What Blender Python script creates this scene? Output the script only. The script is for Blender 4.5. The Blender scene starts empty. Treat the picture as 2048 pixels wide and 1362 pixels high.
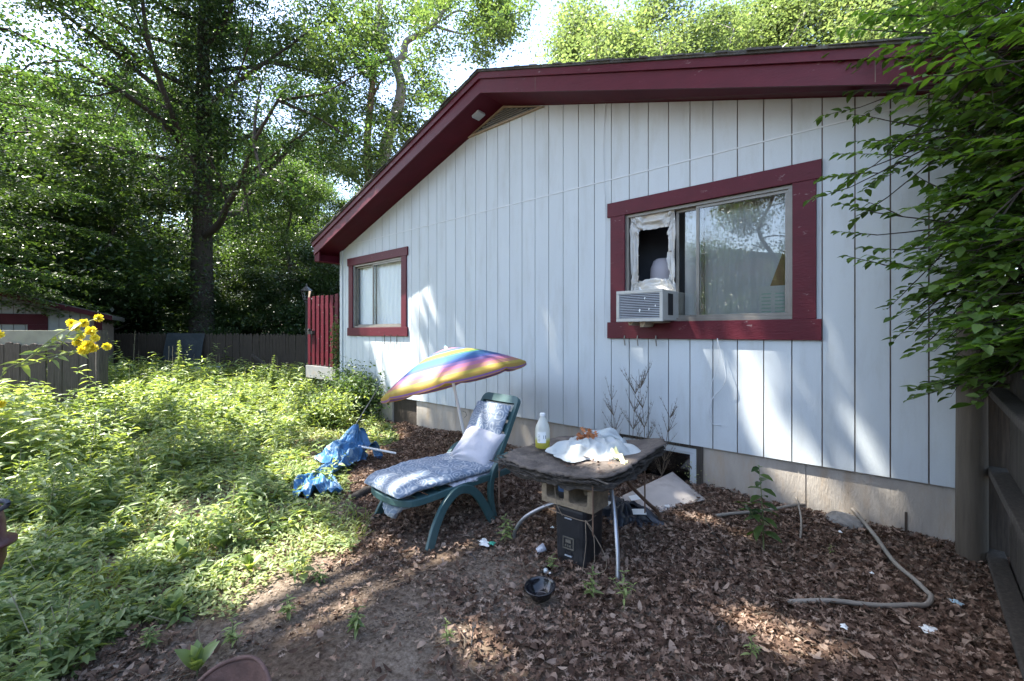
import bpy, bmesh, math, random
import numpy as np
from mathutils import Vector, Matrix
PI = math.pi
rng = np.random.default_rng(7)
random.seed(7)
scene = bpy.context.scene
C = bpy.context.scene.collection

# ---------------------------------------------------------------- camera
CAM = (0.0, -4.2, 1.46); TH = math.radians(41.6); FPX = 910.0; HOR = 665.0
cam_d = bpy.data.cameras.new('camera'); cam = bpy.data.objects.new('camera', cam_d); C.objects.link(cam)
cam.location = CAM; cam.rotation_euler = (math.radians(90), 0, TH)
cam_d.sensor_width = 36; cam_d.lens = 16.0; cam_d.shift_y = -16 / 2048
cam_d.clip_start = .05; cam_d.clip_end = 2000
scene.camera = cam
# ---------------------------------------------------------------- sky, sun, exposure
SUN = Vector((-1.5, -1.0, 3.3)).normalized()
world = bpy.data.worlds.new('World'); scene.world = world; world.use_nodes = True
wn = world.node_tree.nodes; wl = world.node_tree.links
bg = wn['Background']; skyt = wn.new('ShaderNodeTexSky'); skyt.sky_type = 'NISHITA'
skyt.sun_disc = False; skyt.sun_elevation = math.asin(SUN.z); skyt.sun_rotation = math.atan2(SUN.x, SUN.y)
skyt.air_density = 1.0; skyt.dust_density = 2.0; skyt.ozone_density = 1.0
wl.new(skyt.outputs[0], bg.inputs[0]); bg.inputs[1].default_value = .15
sl = bpy.data.lights.new('sun', 'SUN'); sl.energy = 4.8; sl.angle = math.radians(.6); sl.color = (1, .95, .86)
so = bpy.data.objects.new('sun', sl); C.objects.link(so); so.rotation_euler = SUN.to_track_quat('Z', 'Y').to_euler()
so.location = (-10, -8, 20)
scene.view_settings.view_transform = 'Standard'; scene.view_settings.look = 'None'
scene.view_settings.exposure = 2.3; scene.view_settings.gamma = 1
scene.render.engine = 'CYCLES'
cy = scene.cycles; cy.max_bounces = 6; cy.diffuse_bounces = 3; cy.glossy_bounces = 3; cy.transmission_bounces = 4
cy.transparent_max_bounces = 8; cy.use_denoising = True; cy.caustics_reflective = False; cy.caustics_refractive = False
cy.sample_clamp_indirect = 6

# ---------------------------------------------------------------- design helpers: plan distances measured from the survey photo
FW = (-math.sin(TH), math.cos(TH)); RT = (math.cos(TH), math.sin(TH))
def ray(px, py):
    u = (px - 1024) / FPX; v = -(py - HOR) / FPX
    return np.array([FW[0] + u * RT[0], FW[1] + u * RT[1], v])
def G(px, py, z=0.0):
    d = ray(px, py); t = (z - CAM[2]) / d[2]; return np.array(CAM) + t * d
def W(px, py, y=0.0):
    d = ray(px, py); t = (y - CAM[1]) / d[1]; return np.array(CAM) + t * d
def D(px, py, t): return np.array(CAM) + t * ray(px, py)

# ---------------------------------------------------------------- noise
def _hash(ix, iy, s): 
    n = (ix * 374761393 + iy * 668265263 + s * 974711) & 0x7fffffff
    n = ((n ^ (n >> 13)) * 1274126177) & 0x7fffffff
    return ((n ^ (n >> 16)) & 0xffff) / 65535.0
def vnoise(x, y, s=0):
    x = np.asarray(x, float); y = np.asarray(y, float)
    ix = np.floor(x).astype(np.int64); iy = np.floor(y).astype(np.int64)
    fx = x - ix; fy = y - iy; fx = fx * fx * (3 - 2 * fx); fy = fy * fy * (3 - 2 * fy)
    a = _hash(ix, iy, s); b = _hash(ix + 1, iy, s); c = _hash(ix, iy + 1, s); d = _hash(ix + 1, iy + 1, s)
    return (a + (b - a) * fx) * (1 - fy) + (c + (d - c) * fx) * fy
def fbm(x, y, s=0, o=4):
    r = 0; a = .5
    for i in range(o):
        r = r + a * vnoise(x, y, s + i * 17); x = np.asarray(x) * 2.03; y = np.asarray(y) * 2.03; a *= .5
    return r
def gz(x, y):
    "ground height"
    x = np.asarray(x, float); y = np.asarray(y, float)
    r = np.sqrt((x + 3) ** 2 + (y + 1) ** 2)
    near = (fbm(x * .9, y * .9, 3) - .47) * .10 + (fbm(x * 4, y * 4, 9) - .47) * .03
    return near + .05 * np.exp(-((y + .05) / .25) ** 2) * (x > -6) + np.clip(r - 25, 0, 60) * .01

# ---------------------------------------------------------------- tags
def tag(o, label=None, cat=None, group=None, kind=None):
    if label: o['label'] = label
    if cat: o['category'] = cat
    if group: o['group'] = group
    if kind: o['kind'] = kind
    return o
def empty(name, loc=(0, 0, 0), label=None, cat=None, group=None, rz=0):
    o = bpy.data.objects.new(name, None); C.objects.link(o); o.location = loc; o.rotation_euler = (0, 0, rz)
    o.empty_display_size = .1
    return tag(o, label, cat, group)
def copy_tree(o, parent=None):
    c = o.copy(); C.objects.link(c); c.parent = parent
    for ch in [k for k in C.objects if k.parent == o]: copy_tree(ch, c)
    return c

# ---------------------------------------------------------------- materials
def nt(m): return m.node_tree.nodes, m.node_tree.links
def mat(name, col, rough=.7, var=.12, scale=6.0, bump=0.0, bscale=40.0, metal=0.0, dirt=None, dirt_amt=.5, dscale=3.0, spec=.5, stretch=None, coat=0.0, dthr=(.5, .68)):
    m = bpy.data.materials.new(name); m.use_nodes = True; n, l = nt(m)
    p = n['Principled BSDF']; p.inputs['Roughness'].default_value = rough; p.inputs['Metallic'].default_value = metal
    p.inputs['Specular IOR Level'].default_value = spec; p.inputs['Coat Weight'].default_value = coat
    tc = n.new('ShaderNodeTexCoord'); mp = n.new('ShaderNodeMapping'); l.new(tc.outputs['Object'], mp.inputs[0])
    if stretch: mp.inputs['Scale'].default_value = stretch
    ns = n.new('ShaderNodeTexNoise'); ns.inputs['Scale'].default_value = scale; ns.inputs['Detail'].default_value = 6
    l.new(mp.outputs[0], ns.inputs['Vector'])
    cr = n.new('ShaderNodeValToRGB'); l.new(ns.outputs[0], cr.inputs[0])
    cr.color_ramp.elements[0].position = .3; cr.color_ramp.elements[1].position = .7
    cr.color_ramp.elements[0].color = tuple(c * (1 - var) for c in col) + (1,)
    cr.color_ramp.elements[1].color = tuple(min(1, c * (1 + var)) for c in col) + (1,)
    out = cr.outputs[0]
    if dirt:
        n2 = n.new('ShaderNodeTexNoise'); n2.inputs['Scale'].default_value = dscale; n2.inputs['Detail'].default_value = 9; n2.inputs['Roughness'].default_value = .7
        l.new(mp.outputs[0], n2.inputs['Vector'])
        r2 = n.new('ShaderNodeValToRGB'); l.new(n2.outputs[0], r2.inputs[0])
        r2.color_ramp.elements[0].position = dthr[0]; r2.color_ramp.elements[1].position = dthr[1]
        mu = n.new('ShaderNodeMath'); mu.operation = 'MULTIPLY'; mu.inputs[1].default_value = dirt_amt; l.new(r2.outputs[0], mu.inputs[0])
        mx = n.new('ShaderNodeMixRGB'); l.new(mu.outputs[0], mx.inputs[0]); l.new(out, mx.inputs[1]); mx.inputs[2].default_value = tuple(dirt) + (1,)
        out = mx.outputs[0]
    l.new(out, p.inputs['Base Color'])
    if bump > 0:
        nb = n.new('ShaderNodeTexNoise'); nb.inputs['Scale'].default_value = bscale; nb.inputs['Detail'].default_value = 5
        l.new(mp.outputs[0], nb.inputs['Vector'])
        b = n.new('ShaderNodeBump'); b.inputs['Strength'].default_value = bump; b.inputs['Distance'].default_value = .01
        l.new(nb.outputs[0], b.inputs['Height']); l.new(b.outputs[0], p.inputs['Normal'])
    m['out'] = 0
    return m
def leafmat(name, c0, c1, trans=.45, rough=.5, tcol=None, spec=.4):
    m = bpy.data.materials.new(name); m.use_nodes = True; n, l = nt(m); p = n['Principled BSDF']
    p.inputs['Roughness'].default_value = rough; p.inputs['Specular IOR Level'].default_value = spec
    g = n.new('ShaderNodeNewGeometry'); oi = n.new('ShaderNodeObjectInfo')
    ad = n.new('ShaderNodeMath'); ad.operation = 'MULTIPLY_ADD'; l.new(oi.outputs['Random'], ad.inputs[0]); ad.inputs[1].default_value = .3
    ml = n.new('ShaderNodeMath'); ml.operation = 'MULTIPLY'; ml.inputs[1].default_value = .75; l.new(g.outputs['Random Per Island'], ml.inputs[0]); l.new(ml.outputs[0], ad.inputs[2])
    cr = n.new('ShaderNodeValToRGB'); l.new(ad.outputs[0], cr.inputs[0])
    cr.color_ramp.elements[0].color = c0 + (1,); cr.color_ramp.elements[1].color = c1 + (1,)
    if name == 'dead_leaf':
        for ps, c in ((.4, (.118, .073, .051)), (.62, (.19, .128, .095)), (.74, (.33, .25, .195))): e = cr.color_ramp.elements.new(ps); e.color = c + (1,)
    l.new(cr.outputs[0], p.inputs['Base Color'])
    if trans > 0:
        t = n.new('ShaderNodeBsdfTranslucent'); mx = n.new('ShaderNodeMixShader'); mx.inputs[0].default_value = trans
        tm = n.new('ShaderNodeMixRGB'); tm.blend_type = 'MULTIPLY'; tm.inputs[0].default_value = 1
        l.new(cr.outputs[0], tm.inputs[1]); tm.inputs[2].default_value = (tcol or (1.9, 1.8, .7)) + (1,)
        l.new(tm.outputs[0], t.inputs[0]); l.new(p.outputs[0], mx.inputs[1]); l.new(t.outputs[0], mx.inputs[2])
        l.new(mx.outputs[0], n['Material Output'].inputs[0])
    return m

M = {}
M['siding'] = mat('siding', (.485, .528, .548), .75, .035, 1.2, .22, 70, dirt=(.35, .365, .345), dirt_amt=.42, dscale=1.8, stretch=(3, 3, .55))
M['groove'] = mat('groove', (.16, .125, .10), .9, .3, 9)
M['flashing'] = mat('flashing', (.55, .58, .60), .7, .1, 3)
M['red'] = mat('maroon_paint', (.078, .006, .014), .5, .10, 5, .25, 30, spec=.3, dirt=(.26, .20, .20), dirt_amt=.6, dscale=7, stretch=(1, 1, 2.5), dthr=(.63, .67))
M['redflat'] = mat('maroon_paint_soffit', (.065, .005, .013), .6, .12, 4, .1, 30, spec=.15)
M['shedred'] = mat('dark_maroon', (.035, .006, .009), .7, .15, 5, spec=.15)
M['shingle'] = mat('shingle', (.06, .058, .055), .95, .4, 18, .9, 60, dirt=(.16, .15, .11), dirt_amt=.5)
M['concrete'] = mat('concrete', (.35, .315, .27), .9, .14, 4, .45, 55, dirt=(.33, .24, .15), dirt_amt=.55, dscale=3.2, stretch=(2.2, 1, .5))
M['alu'] = mat('aluminium', (.20, .19, .17), .45, .12, 8, metal=.4, dirt=(.22, .18, .14), dirt_amt=.4)
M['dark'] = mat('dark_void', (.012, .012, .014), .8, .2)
M['room'] = mat('room_paint', (.30, .29, .28), .9, .05)
M['oldwood'] = mat('weathered_wood', (.052, .044, .036), .9, .35, 9, .8, 40, dirt=(.125, .108, .088), dirt_amt=.5, dscale=5, stretch=(9, 9, .6))
M['oldwood2'] = mat('weathered_wood_dark', (.05, .038, .028), .92, .35, 9, .8, 40, dirt=(.085, .07, .055), dirt_amt=.4, dscale=5, stretch=(9, 9, .6))
M['rawwood'] = mat('bare_wood', (.33, .27, .20), .85, .2, 7, .3, 40, dirt=(.2, .13, .08), dirt_amt=.5, stretch=(1, 1, 1))
M['post'] = mat('treated_post', (.095, .078, .058), .85, .2, 8, .5, 50, dirt=(.06, .05, .04), dirt_amt=.4, dscale=4, stretch=(8, 8, .5))
M['chair'] = mat('green_resin', (.035, .085, .088), .5, .15, 5, .06, 60, dirt=(.12, .16, .15), dirt_amt=.3)
M['whitecloth'] = mat('white_cloth', (.42, .42, .46), .9, .05, 6, .3, 90, dirt=(.52, .50, .50), dirt_amt=.3, dscale=5)
M['towel'] = mat('towel', (.48, .51, .50), .95, .07, 9, .7, 260, dirt=(.24, .28, .27), dirt_amt=.55, dscale=7)
M['black'] = mat('black_plastic', (.022, .023, .026), .42, .25, 12, .1, 60, dirt=(.09, .08, .07), dirt_amt=.3)
M['gloss_black'] = mat('gloss_black', (.012, .012, .015), .16, .15)
M['block'] = mat('cinder_block', (.28, .22, .15), .95, .22, 30, 1.0, 130, dirt=(.15, .11, .07), dirt_amt=.5, dscale=10)
M['steel'] = mat('steel_tube', (.40, .41, .43), .35, .2, 9, metal=.75, dirt=(.16, .12, .09), dirt_amt=.5, dscale=9)
M['rust'] = mat('rusty_tube', (.16, .10, .07), .7, .3, 14, metal=.3)
M['slab'] = mat('rotten_ply', (.095, .078, .066), .95, .5, 8, 1.0, 50, dirt=(.26, .21, .165), dirt_amt=.5, dscale=6)
M['slabedge'] = mat('rotten_ply_edge', (.055, .047, .04), .95, .4, 30, 1.0, 90, dirt=(.2, .16, .12), dirt_amt=.5, dscale=20, stretch=(1, 1, 5))
M['ac'] = mat('ac_case', (.42, .42, .39), .5, .05, 5, dirt=(.33, .28, .20), dirt_amt=.35, dscale=6)
M['grey'] = mat('grey_plastic', (.33, .36, .40), .5, .1, 8)
M['bluetarp'] = mat('blue_fabric', (.035, .13, .28), .5, .5, 12, .5, 25, dirt=(.32, .45, .55), dirt_amt=.8, dscale=7, dthr=(.52, .60))
M['sheet'] = mat('metal_sheet', (.50, .46, .43), .5, .14, 5, .3, 12, metal=.1, dirt=(.22, .19, .16), dirt_amt=.5, dscale=3.5)
M['bark'] = mat('bark', (.035, .029, .024), .95, .35, 7, 1.0, 22, dirt=(.075, .068, .058), dirt_amt=.5, dscale=4, stretch=(3, 3, .6))
M['palebark'] = mat('pale_bark', (.24, .215, .19), .9, .25, 5, .7, 20, dirt=(.13, .11, .09), dirt_amt=.4, stretch=(2, 2, .7))
M['stem'] = mat('stem', (.16, .19, .07), .7, .2)
M['drystem'] = mat('dry_stem', (.30, .27, .16), .8, .2)
M['twig'] = mat('twig', (.13, .10, .07), .9, .25)
M['hose'] = mat('hose', (.24, .22, .19), .6, .15, 7, dirt=(.12, .09, .07), dirt_amt=.4, dscale=8)
M['rock'] = mat('rock', (.24, .23, .21), .95, .3, 7, 1.0, 26)
M['card'] = mat('cardboard', (.42, .27, .13), .9, .08)
M['paper'] = mat('paper', (.78, .80, .78), .8, .03)
M['greenpaper'] = mat('green_card', (.05, .35, .24), .6, .1)
M['maroonpot'] = mat('maroon_enamel', (.10, .03, .028), .45, .35, 10, .3, 50, dirt=(.20, .12, .09), dirt_amt=.6)
M['rustybrown'] = mat('rusty_iron', (.10, .055, .045), .8, .35, 16, .5, 70, dirt=(.19, .12, .10), dirt_amt=.5, dscale=9)
M['plyred'] = mat('brownred', (.22, .10, .07), .8, .2)
M['navy'] = mat('navy_board', (.03, .038, .044), .95, .2, 4, .2, dirt=(.085, .09, .09), dirt_amt=.4)
M['whitewood'] = mat('peeling_white', (.20, .21, .21), .8, .12, 6, .3, dirt=(.25, .2, .15), dirt_amt=.7, dscale=6)
M['string'] = mat('string', (.24, .19, .14), .9, .2)
M['white'] = mat('white_plastic', (.75, .76, .76), .5, .04)
M['brick'] = mat('neighbour_wall', (.30, .22, .19), .9, .1)
M['vinyl'] = mat('vinyl_window', (.46, .50, .53), .5, .05, dirt=(.4, .36, .3), dirt_amt=.4)
M['yellow'] = leafmat('yellow_petal', (.82, .64, .03), (.95, .85, .10), .3, .6, (1, .95, .4))
M['deadleaf'] = leafmat('dead_leaf', (.035, .02, .015), (.22, .12, .07), .12, .8, (1.2, .9, .6), .2)
M['crumb'] = leafmat('leaf_crumb', (.06, .045, .036), (.27, .21, .165), 0, .9, None, .1)
M['orangeleaf'] = leafmat('orange_leaf', (.30, .11, .04), (.46, .20, .09), .15, .7, (1.2, .9, .6), .25)
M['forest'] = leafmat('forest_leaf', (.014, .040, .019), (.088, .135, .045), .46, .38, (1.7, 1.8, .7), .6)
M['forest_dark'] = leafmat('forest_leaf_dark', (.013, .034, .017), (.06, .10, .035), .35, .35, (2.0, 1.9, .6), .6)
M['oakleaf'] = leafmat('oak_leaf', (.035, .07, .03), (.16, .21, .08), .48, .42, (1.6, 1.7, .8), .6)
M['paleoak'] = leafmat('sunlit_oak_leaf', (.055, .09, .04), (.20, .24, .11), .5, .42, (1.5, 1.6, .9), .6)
M['nearleaf'] = leafmat('near_leaf', (.02, .052, .015), (.11, .17, .045), .45, .38, (1.6, 2.0, .4))
M['weed'] = leafmat('weed_leaf', (.04, .09, .025), (.32, .39, .16), .4, .38)
M['cover'] = leafmat('cover_leaf', (.10, .15, .05), (.40, .45, .22), .35, .55)
M['blade'] = leafmat('grass_blade', (.10, .15, .03), (.26, .30, .09), .35, .55)
M['vine'] = leafmat('vine_leaf', (.04, .09, .03), (.13, .18, .07), .35, .5)

def glassy(name, refl=.5, tint=(.95, .97, .97), rough=0.0):
    m = bpy.data.materials.new(name); m.use_nodes = True; n, l = nt(m); n.remove(n['Principled BSDF'])
    t = n.new('ShaderNodeBsdfTransparent'); t.inputs[0].default_value = tint + (1,)
    g = n.new('ShaderNodeBsdfGlossy'); g.inputs['Roughness'].default_value = rough
    lw = n.new('ShaderNodeLayerWeight'); lw.inputs[0].default_value = refl
    mx = n.new('ShaderNodeMixShader'); l.new(lw.outputs['Fresnel'], mx.inputs[0]); l.new(t.outputs[0], mx.inputs[1]); l.new(g.outputs[0], mx.inputs[2])
    l.new(mx.outputs[0], n['Material Output'].inputs[0]); return m
M['glass'] = glassy('window_glass', .45)
M['glass2'] = glassy('window_glass_soft', .05)
M['clear'] = glassy('clear_plastic', .25, (.93, .95, .96), .05)
def sheer():
    m = bpy.data.materials.new('sheer_curtain'); m.use_nodes = True; n, l = nt(m); p = n['Principled BSDF']
    p.inputs['Base Color'].default_value = (.88, .90, .92, 1); p.inputs['Roughness'].default_value = .9
    t = n.new('ShaderNodeBsdfTransparent'); mx = n.new('ShaderNodeMixShader'); mx.inputs[0].default_value = .12
    l.new(p.outputs[0], mx.inputs[1]); l.new(t.outputs[0], mx.inputs[2]); l.new(mx.outputs[0], n['Material Output'].inputs[0]); return m
M['sheer'] = sheer()
def plasticsheet():
    m = mat('crumpled_plastic', (.48, .48, .46), .35, .12, 10, .6, 35, dirt=(.42, .34, .24), dirt_amt=.5, dscale=5)
    return m
M['plastic'] = plasticsheet()

def ground_material():
    m = bpy.data.materials.new('soil'); m.use_nodes = True; n, l = nt(m); p = n['Principled BSDF']; p.inputs['Roughness'].default_value = .95
    p.inputs['Specular IOR Level'].default_value = .15
    tc = n.new('ShaderNodeTexCoord')
    a = n.new('ShaderNodeTexNoise'); a.inputs['Scale'].default_value = 1.4; a.inputs['Detail'].default_value = 8
    b = n.new('ShaderNodeTexNoise'); b.inputs['Scale'].default_value = 35; b.inputs['Detail'].default_value = 8; b.inputs['Roughness'].default_value = .75
    l.new(tc.outputs['Object'], a.inputs['Vector']); l.new(tc.outputs['Object'], b.inputs['Vector'])
    r = n.new('ShaderNodeValToRGB'); l.new(b.outputs[0], r.inputs[0]); e = r.color_ramp.elements
    e[0].position = .35; e[0].color = (.075, .052, .036, 1); e[1].position = .66; e[1].color = (.30, .25, .20, 1)
    r2 = n.new('ShaderNodeValToRGB'); l.new(a.outputs[0], r2.inputs[0]); r2.color_ramp.elements[0].position = .4; r2.color_ramp.elements[1].position = .6
    r2.color_ramp.elements[0].color = (.62, .55, .5, 1); r2.color_ramp.elements[1].color = (1, 1, 1, 1)
    mx = n.new('ShaderNodeMixRGB'); mx.blend_type = 'MULTIPLY'; mx.inputs[0].default_value = 1
    l.new(r.outputs[0], mx.inputs[1]); l.new(r2.outputs[0], mx.inputs[2]); l.new(mx.outputs[0], p.inputs['Base Color'])
    bp = n.new('ShaderNodeBump'); bp.inputs['Strength'].default_value = .9; bp.inputs['Distance'].default_value = .02
    l.new(b.outputs[0], bp.inputs['Height']); l.new(bp.outputs[0], p.inputs['Normal']); return m
M['soil'] = ground_material()

# ---------------------------------------------------------------- mesh builders
def npmesh(name, V, F, m, parent=None, smooth=False):
    V = np.asarray(V, np.float32); F = np.asarray(F, np.int32)
    me = bpy.data.meshes.new(name); k = F.shape[1]
    me.vertices.add(len(V)); me.vertices.foreach_set('co', V.ravel())
    me.loops.add(F.size); me.loops.foreach_set('vertex_index', F.ravel())
    me.polygons.add(len(F)); me.polygons.foreach_set('loop_start', np.arange(0, F.size, k, dtype=np.int32))
    me.polygons.foreach_set('loop_total', np.full(len(F), k, np.int32))
    if smooth: me.polygons.foreach_set('use_smooth', np.ones(len(F), bool))
    me.update(calc_edges=True); me.materials.append(m)
    o = bpy.data.objects.new(name, me); C.objects.link(o)
    if parent: o.parent = parent
    return o
def inst(T, F, R, P):
    "T (n,3) template, F faces, R (k,3,3), P (k,3) -> V, F"
    k = len(P); V = np.einsum('kij,nj->kni', R, T) + P[:, None, :]
    FF = (F[None] + (np.arange(k) * len(T))[:, None, None]).reshape(-1, F.shape[1])
    return V.reshape(-1, 3), FF
def rots(yaw, pitch, roll, s):
    cy_, sy = np.cos(yaw), np.sin(yaw); cp, sp = np.cos(pitch), np.sin(pitch); cr, sr = np.cos(roll), np.sin(roll)
    R = np.empty((len(yaw), 3, 3))
    # Rz(yaw) * Ry(-pitch) * Rx(roll); x axis is the leaf's length, pitch lifts its tip
    R[:, 0, 0] = cy_ * cp; R[:, 0, 1] = -cy_ * sp * sr - sy * cr; R[:, 0, 2] = -cy_ * sp * cr + sy * sr
    R[:, 1, 0] = sy * cp; R[:, 1, 1] = -sy * sp * sr + cy_ * cr; R[:, 1, 2] = -sy * sp * cr - cy_ * sr
    R[:, 2, 0] = sp; R[:, 2, 1] = cp * sr; R[:, 2, 2] = cp * cr
    return R * np.asarray(s)[:, None, None]
# leaf templates, length 1 along x
def tmpl(half, fold=.06, bend=.15):
    V = []; F = []
    for i, (x, w) in enumerate(half):
        z = -bend * x * x
        V += [(x, w, z + fold * w * 4), (x, 0, z), (x, -w, z + fold * w * 4)]
        if i: a = 3 * (i - 1); F += [(a, a + 1, a + 4, a + 3), (a + 1, a + 2, a + 5, a + 4)]
    return np.array(V, float), np.array(F, int)
T_DIA = (np.array([(0, 0, 0), (.5, .26, .04), (1, 0, -.08), (.5, -.26, .04)], float), np.array([(0, 1, 2), (0, 2, 3)], int))
T_LANCE = tmpl([(0, .01), (.3, .15), (.6, .14), (1, .005)], .12, .25)
T_OVAL = tmpl([(0, .01), (.2, .19), (.5, .26), (.8, .15), (1, .005)], .1, .22)
T_BLADE = tmpl([(0, .02), (.4, .03), (.75, .02), (1, .002)], .2, .5)
T_OAK = tmpl([(0, .015), (.2, .03), (.27, .2), (.33, .06), (.43, .08), (.52, .33), (.58, .09), (.68, .09), (.77, .25), (.83, .07), (1, .01)], .05, .0)

class MB:
    def __init__(s): s.v = []; s.f = []
    def add(s, V, F):
        b = len(s.v); s.v += [tuple(map(float, p)) for p in V]; s.f += [tuple(int(i) + b for i in f) for f in F]; return s
    def box(s, x0, x1, y0, y1, z0, z1, Mx=None):
        V = [Vector(p) for p in [(x0, y0, z0), (x1, y0, z0), (x1, y1, z0), (x0, y1, z0), (x0, y0, z1), (x1, y0, z1), (x1, y1, z1), (x0, y1, z1)]]
        if Mx is not None: V = [Mx @ p for p in V]
        return s.add(V, [(0, 3, 2, 1), (4, 5, 6, 7), (0, 1, 5, 4), (1, 2, 6, 5), (2, 3, 7, 6), (3, 0, 4, 7)])
    def prism(s, pts, y0, y1):
        "outline pts (x,z) CCW seen from -Y, extruded in Y"
        n = len(pts); V = [(x, y0, z) for x, z in pts] + [(x, y1, z) for x, z in pts]
        return s.add(V, [tuple(range(n)), tuple(range(2 * n - 1, n - 1, -1))] + [((i + 1) % n, i, i + n, (i + 1) % n + n) for i in range(n)])
    def plank(s, a, b, w, th, up=(0, 0, 1)):
        a = Vector(a); b = Vector(b); d = (b - a); L = d.length; d.normalize(); u = Vector(up); sd = d.cross(u)
        if sd.length < 1e-3: sd = d.cross(Vector((0, 1, 0)))
        sd.normalize(); u = sd.cross(d)
        Mx = Matrix((( d.x, sd.x, u.x, a.x), (d.y, sd.y, u.y, a.y), (d.z, sd.z, u.z, a.z), (0, 0, 0, 1)))
        return s.box(0, L, -w / 2, w / 2, -th / 2, th / 2, Mx)
    def tube(s, pts, r, n=8, cap=True):
        pts = [Vector(p) for p in pts]; m = len(pts); rr = r if hasattr(r, '__len__') else [r] * m
        V = []; F = []; prev = None
        for i, p in enumerate(pts):
            d = (pts[min(i + 1, m - 1)] - pts[max(i - 1, 0)]).normalized()
            if prev is None: a = Vector((0, 0, 1)) if abs(d.z) < .9 else Vector((1, 0, 0)); u = d.cross(a).normalized()
            else: u = (prev - d * prev.dot(d)).normalized()
            prev = u; w = d.cross(u)
            for k in range(n):
                an = 2 * PI * k / n; V.append(p + (u * math.cos(an) + w * math.sin(an)) * rr[i])
        for i in range(m - 1):
            for k in range(n): F.append((i * n + k, i * n + (k + 1) % n, (i + 1) * n + (k + 1) % n, (i + 1) * n + k))
        if cap: F.append(tuple(range(n - 1, -1, -1))); F.append(tuple((m - 1) * n + k for k in range(n)))
        return s.add(V, F)
    def lathe(s, prof, c=(0, 0, 0), n=28, Mx=None):
        V = []; F = []; m = len(prof)
        for (r, z) in prof:
            for k in range(n):
                an = 2 * PI * k / n; p = Vector((max(r, 1e-4) * math.cos(an), max(r, 1e-4) * math.sin(an), z))
                if Mx is not None: p = Mx @ p
                V.append((p.x + c[0], p.y + c[1], p.z + c[2]))
        for i in range(m - 1):
            for k in range(n): F.append((i * n + k, i * n + (k + 1) % n, (i + 1) * n + (k + 1) % n, (i + 1) * n + k))
        return s.add(V, F)
    def build(s, name, m, parent=None, smooth=False, bevel=0, seg=2):
        me = bpy.data.meshes.new(name); me.from_pydata(s.v, [], s.f); me.materials.append(m); me.validate()
        bm = bmesh.new(); bm.from_mesh(me); bmesh.ops.recalc_face_normals(bm, faces=bm.faces); bm.to_mesh(me); bm.free()
        if smooth: me.polygons.foreach_set('use_smooth', [True] * len(me.polygons))
        o = bpy.data.objects.new(name, me); C.objects.link(o)
        if parent: o.parent = parent
        if bevel: b = o.modifiers.new('b', 'BEVEL'); b.width = bevel; b.segments = seg; b.limit_method = 'ANGLE'; b.angle_limit = .6
        return o
def grid_mesh(name, nx, ny, fn, m, parent=None, smooth=True):
    u, v = np.meshgrid(np.linspace(0, 1, nx), np.linspace(0, 1, ny), indexing='ij')
    P = np.stack(fn(u, v), -1).reshape(-1, 3)
    i, j = np.meshgrid(np.arange(nx - 1), np.arange(ny - 1), indexing='ij'); a = (i * ny + j).ravel()
    return npmesh(name, P, np.stack([a, a + ny, a + ny + 1, a + 1], -1), m, parent, smooth)
def spline(pts, n=8):
    P = [np.array(p, float) for p in pts]; P = [2 * P[0] - P[1]] + P + [2 * P[-1] - P[-2]]; out = []
    for i in range(1, len(P) - 2):
        for k in range(n):
            t = k / n; a, b, c, d = P[i - 1:i + 3]
            out.append(.5 * ((2 * b) + (-a + c) * t + (2 * a - 5 * b + 4 * c - d) * t * t + (-a + 3 * b - 3 * c + d) * t ** 3))
    out.append(P[-2]); return out
def V3(*a): return [Vector(p) for p in a]
#@@SETTING
# ================================================================ GROUND
def build_ground():
    xs = np.unique(np.concatenate([-np.geomspace(16, 400, 34)[::-1], np.arange(-16, 3.01, .09), np.geomspace(3.3, 400, 36)]))
    ys = np.unique(np.concatenate([-np.geomspace(6, 400, 36)[::-1], np.arange(-6, 3.01, .09), np.geomspace(3.3, 400, 36)]))
    X, Y = np.meshgrid(xs, ys, indexing='ij'); Z = gz(X, Y)
    n = len(ys); i, j = np.meshgrid(np.arange(len(xs) - 1), np.arange(n - 1), indexing='ij'); a = (i * n + j).ravel()
    o = npmesh('ground', np.stack([X, Y, Z], -1).reshape(-1, 3), np.stack([a, a + n, a + n + 1, a + 1], -1), M['soil'], None, True)
    tag(o, kind='structure')
build_ground()

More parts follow.
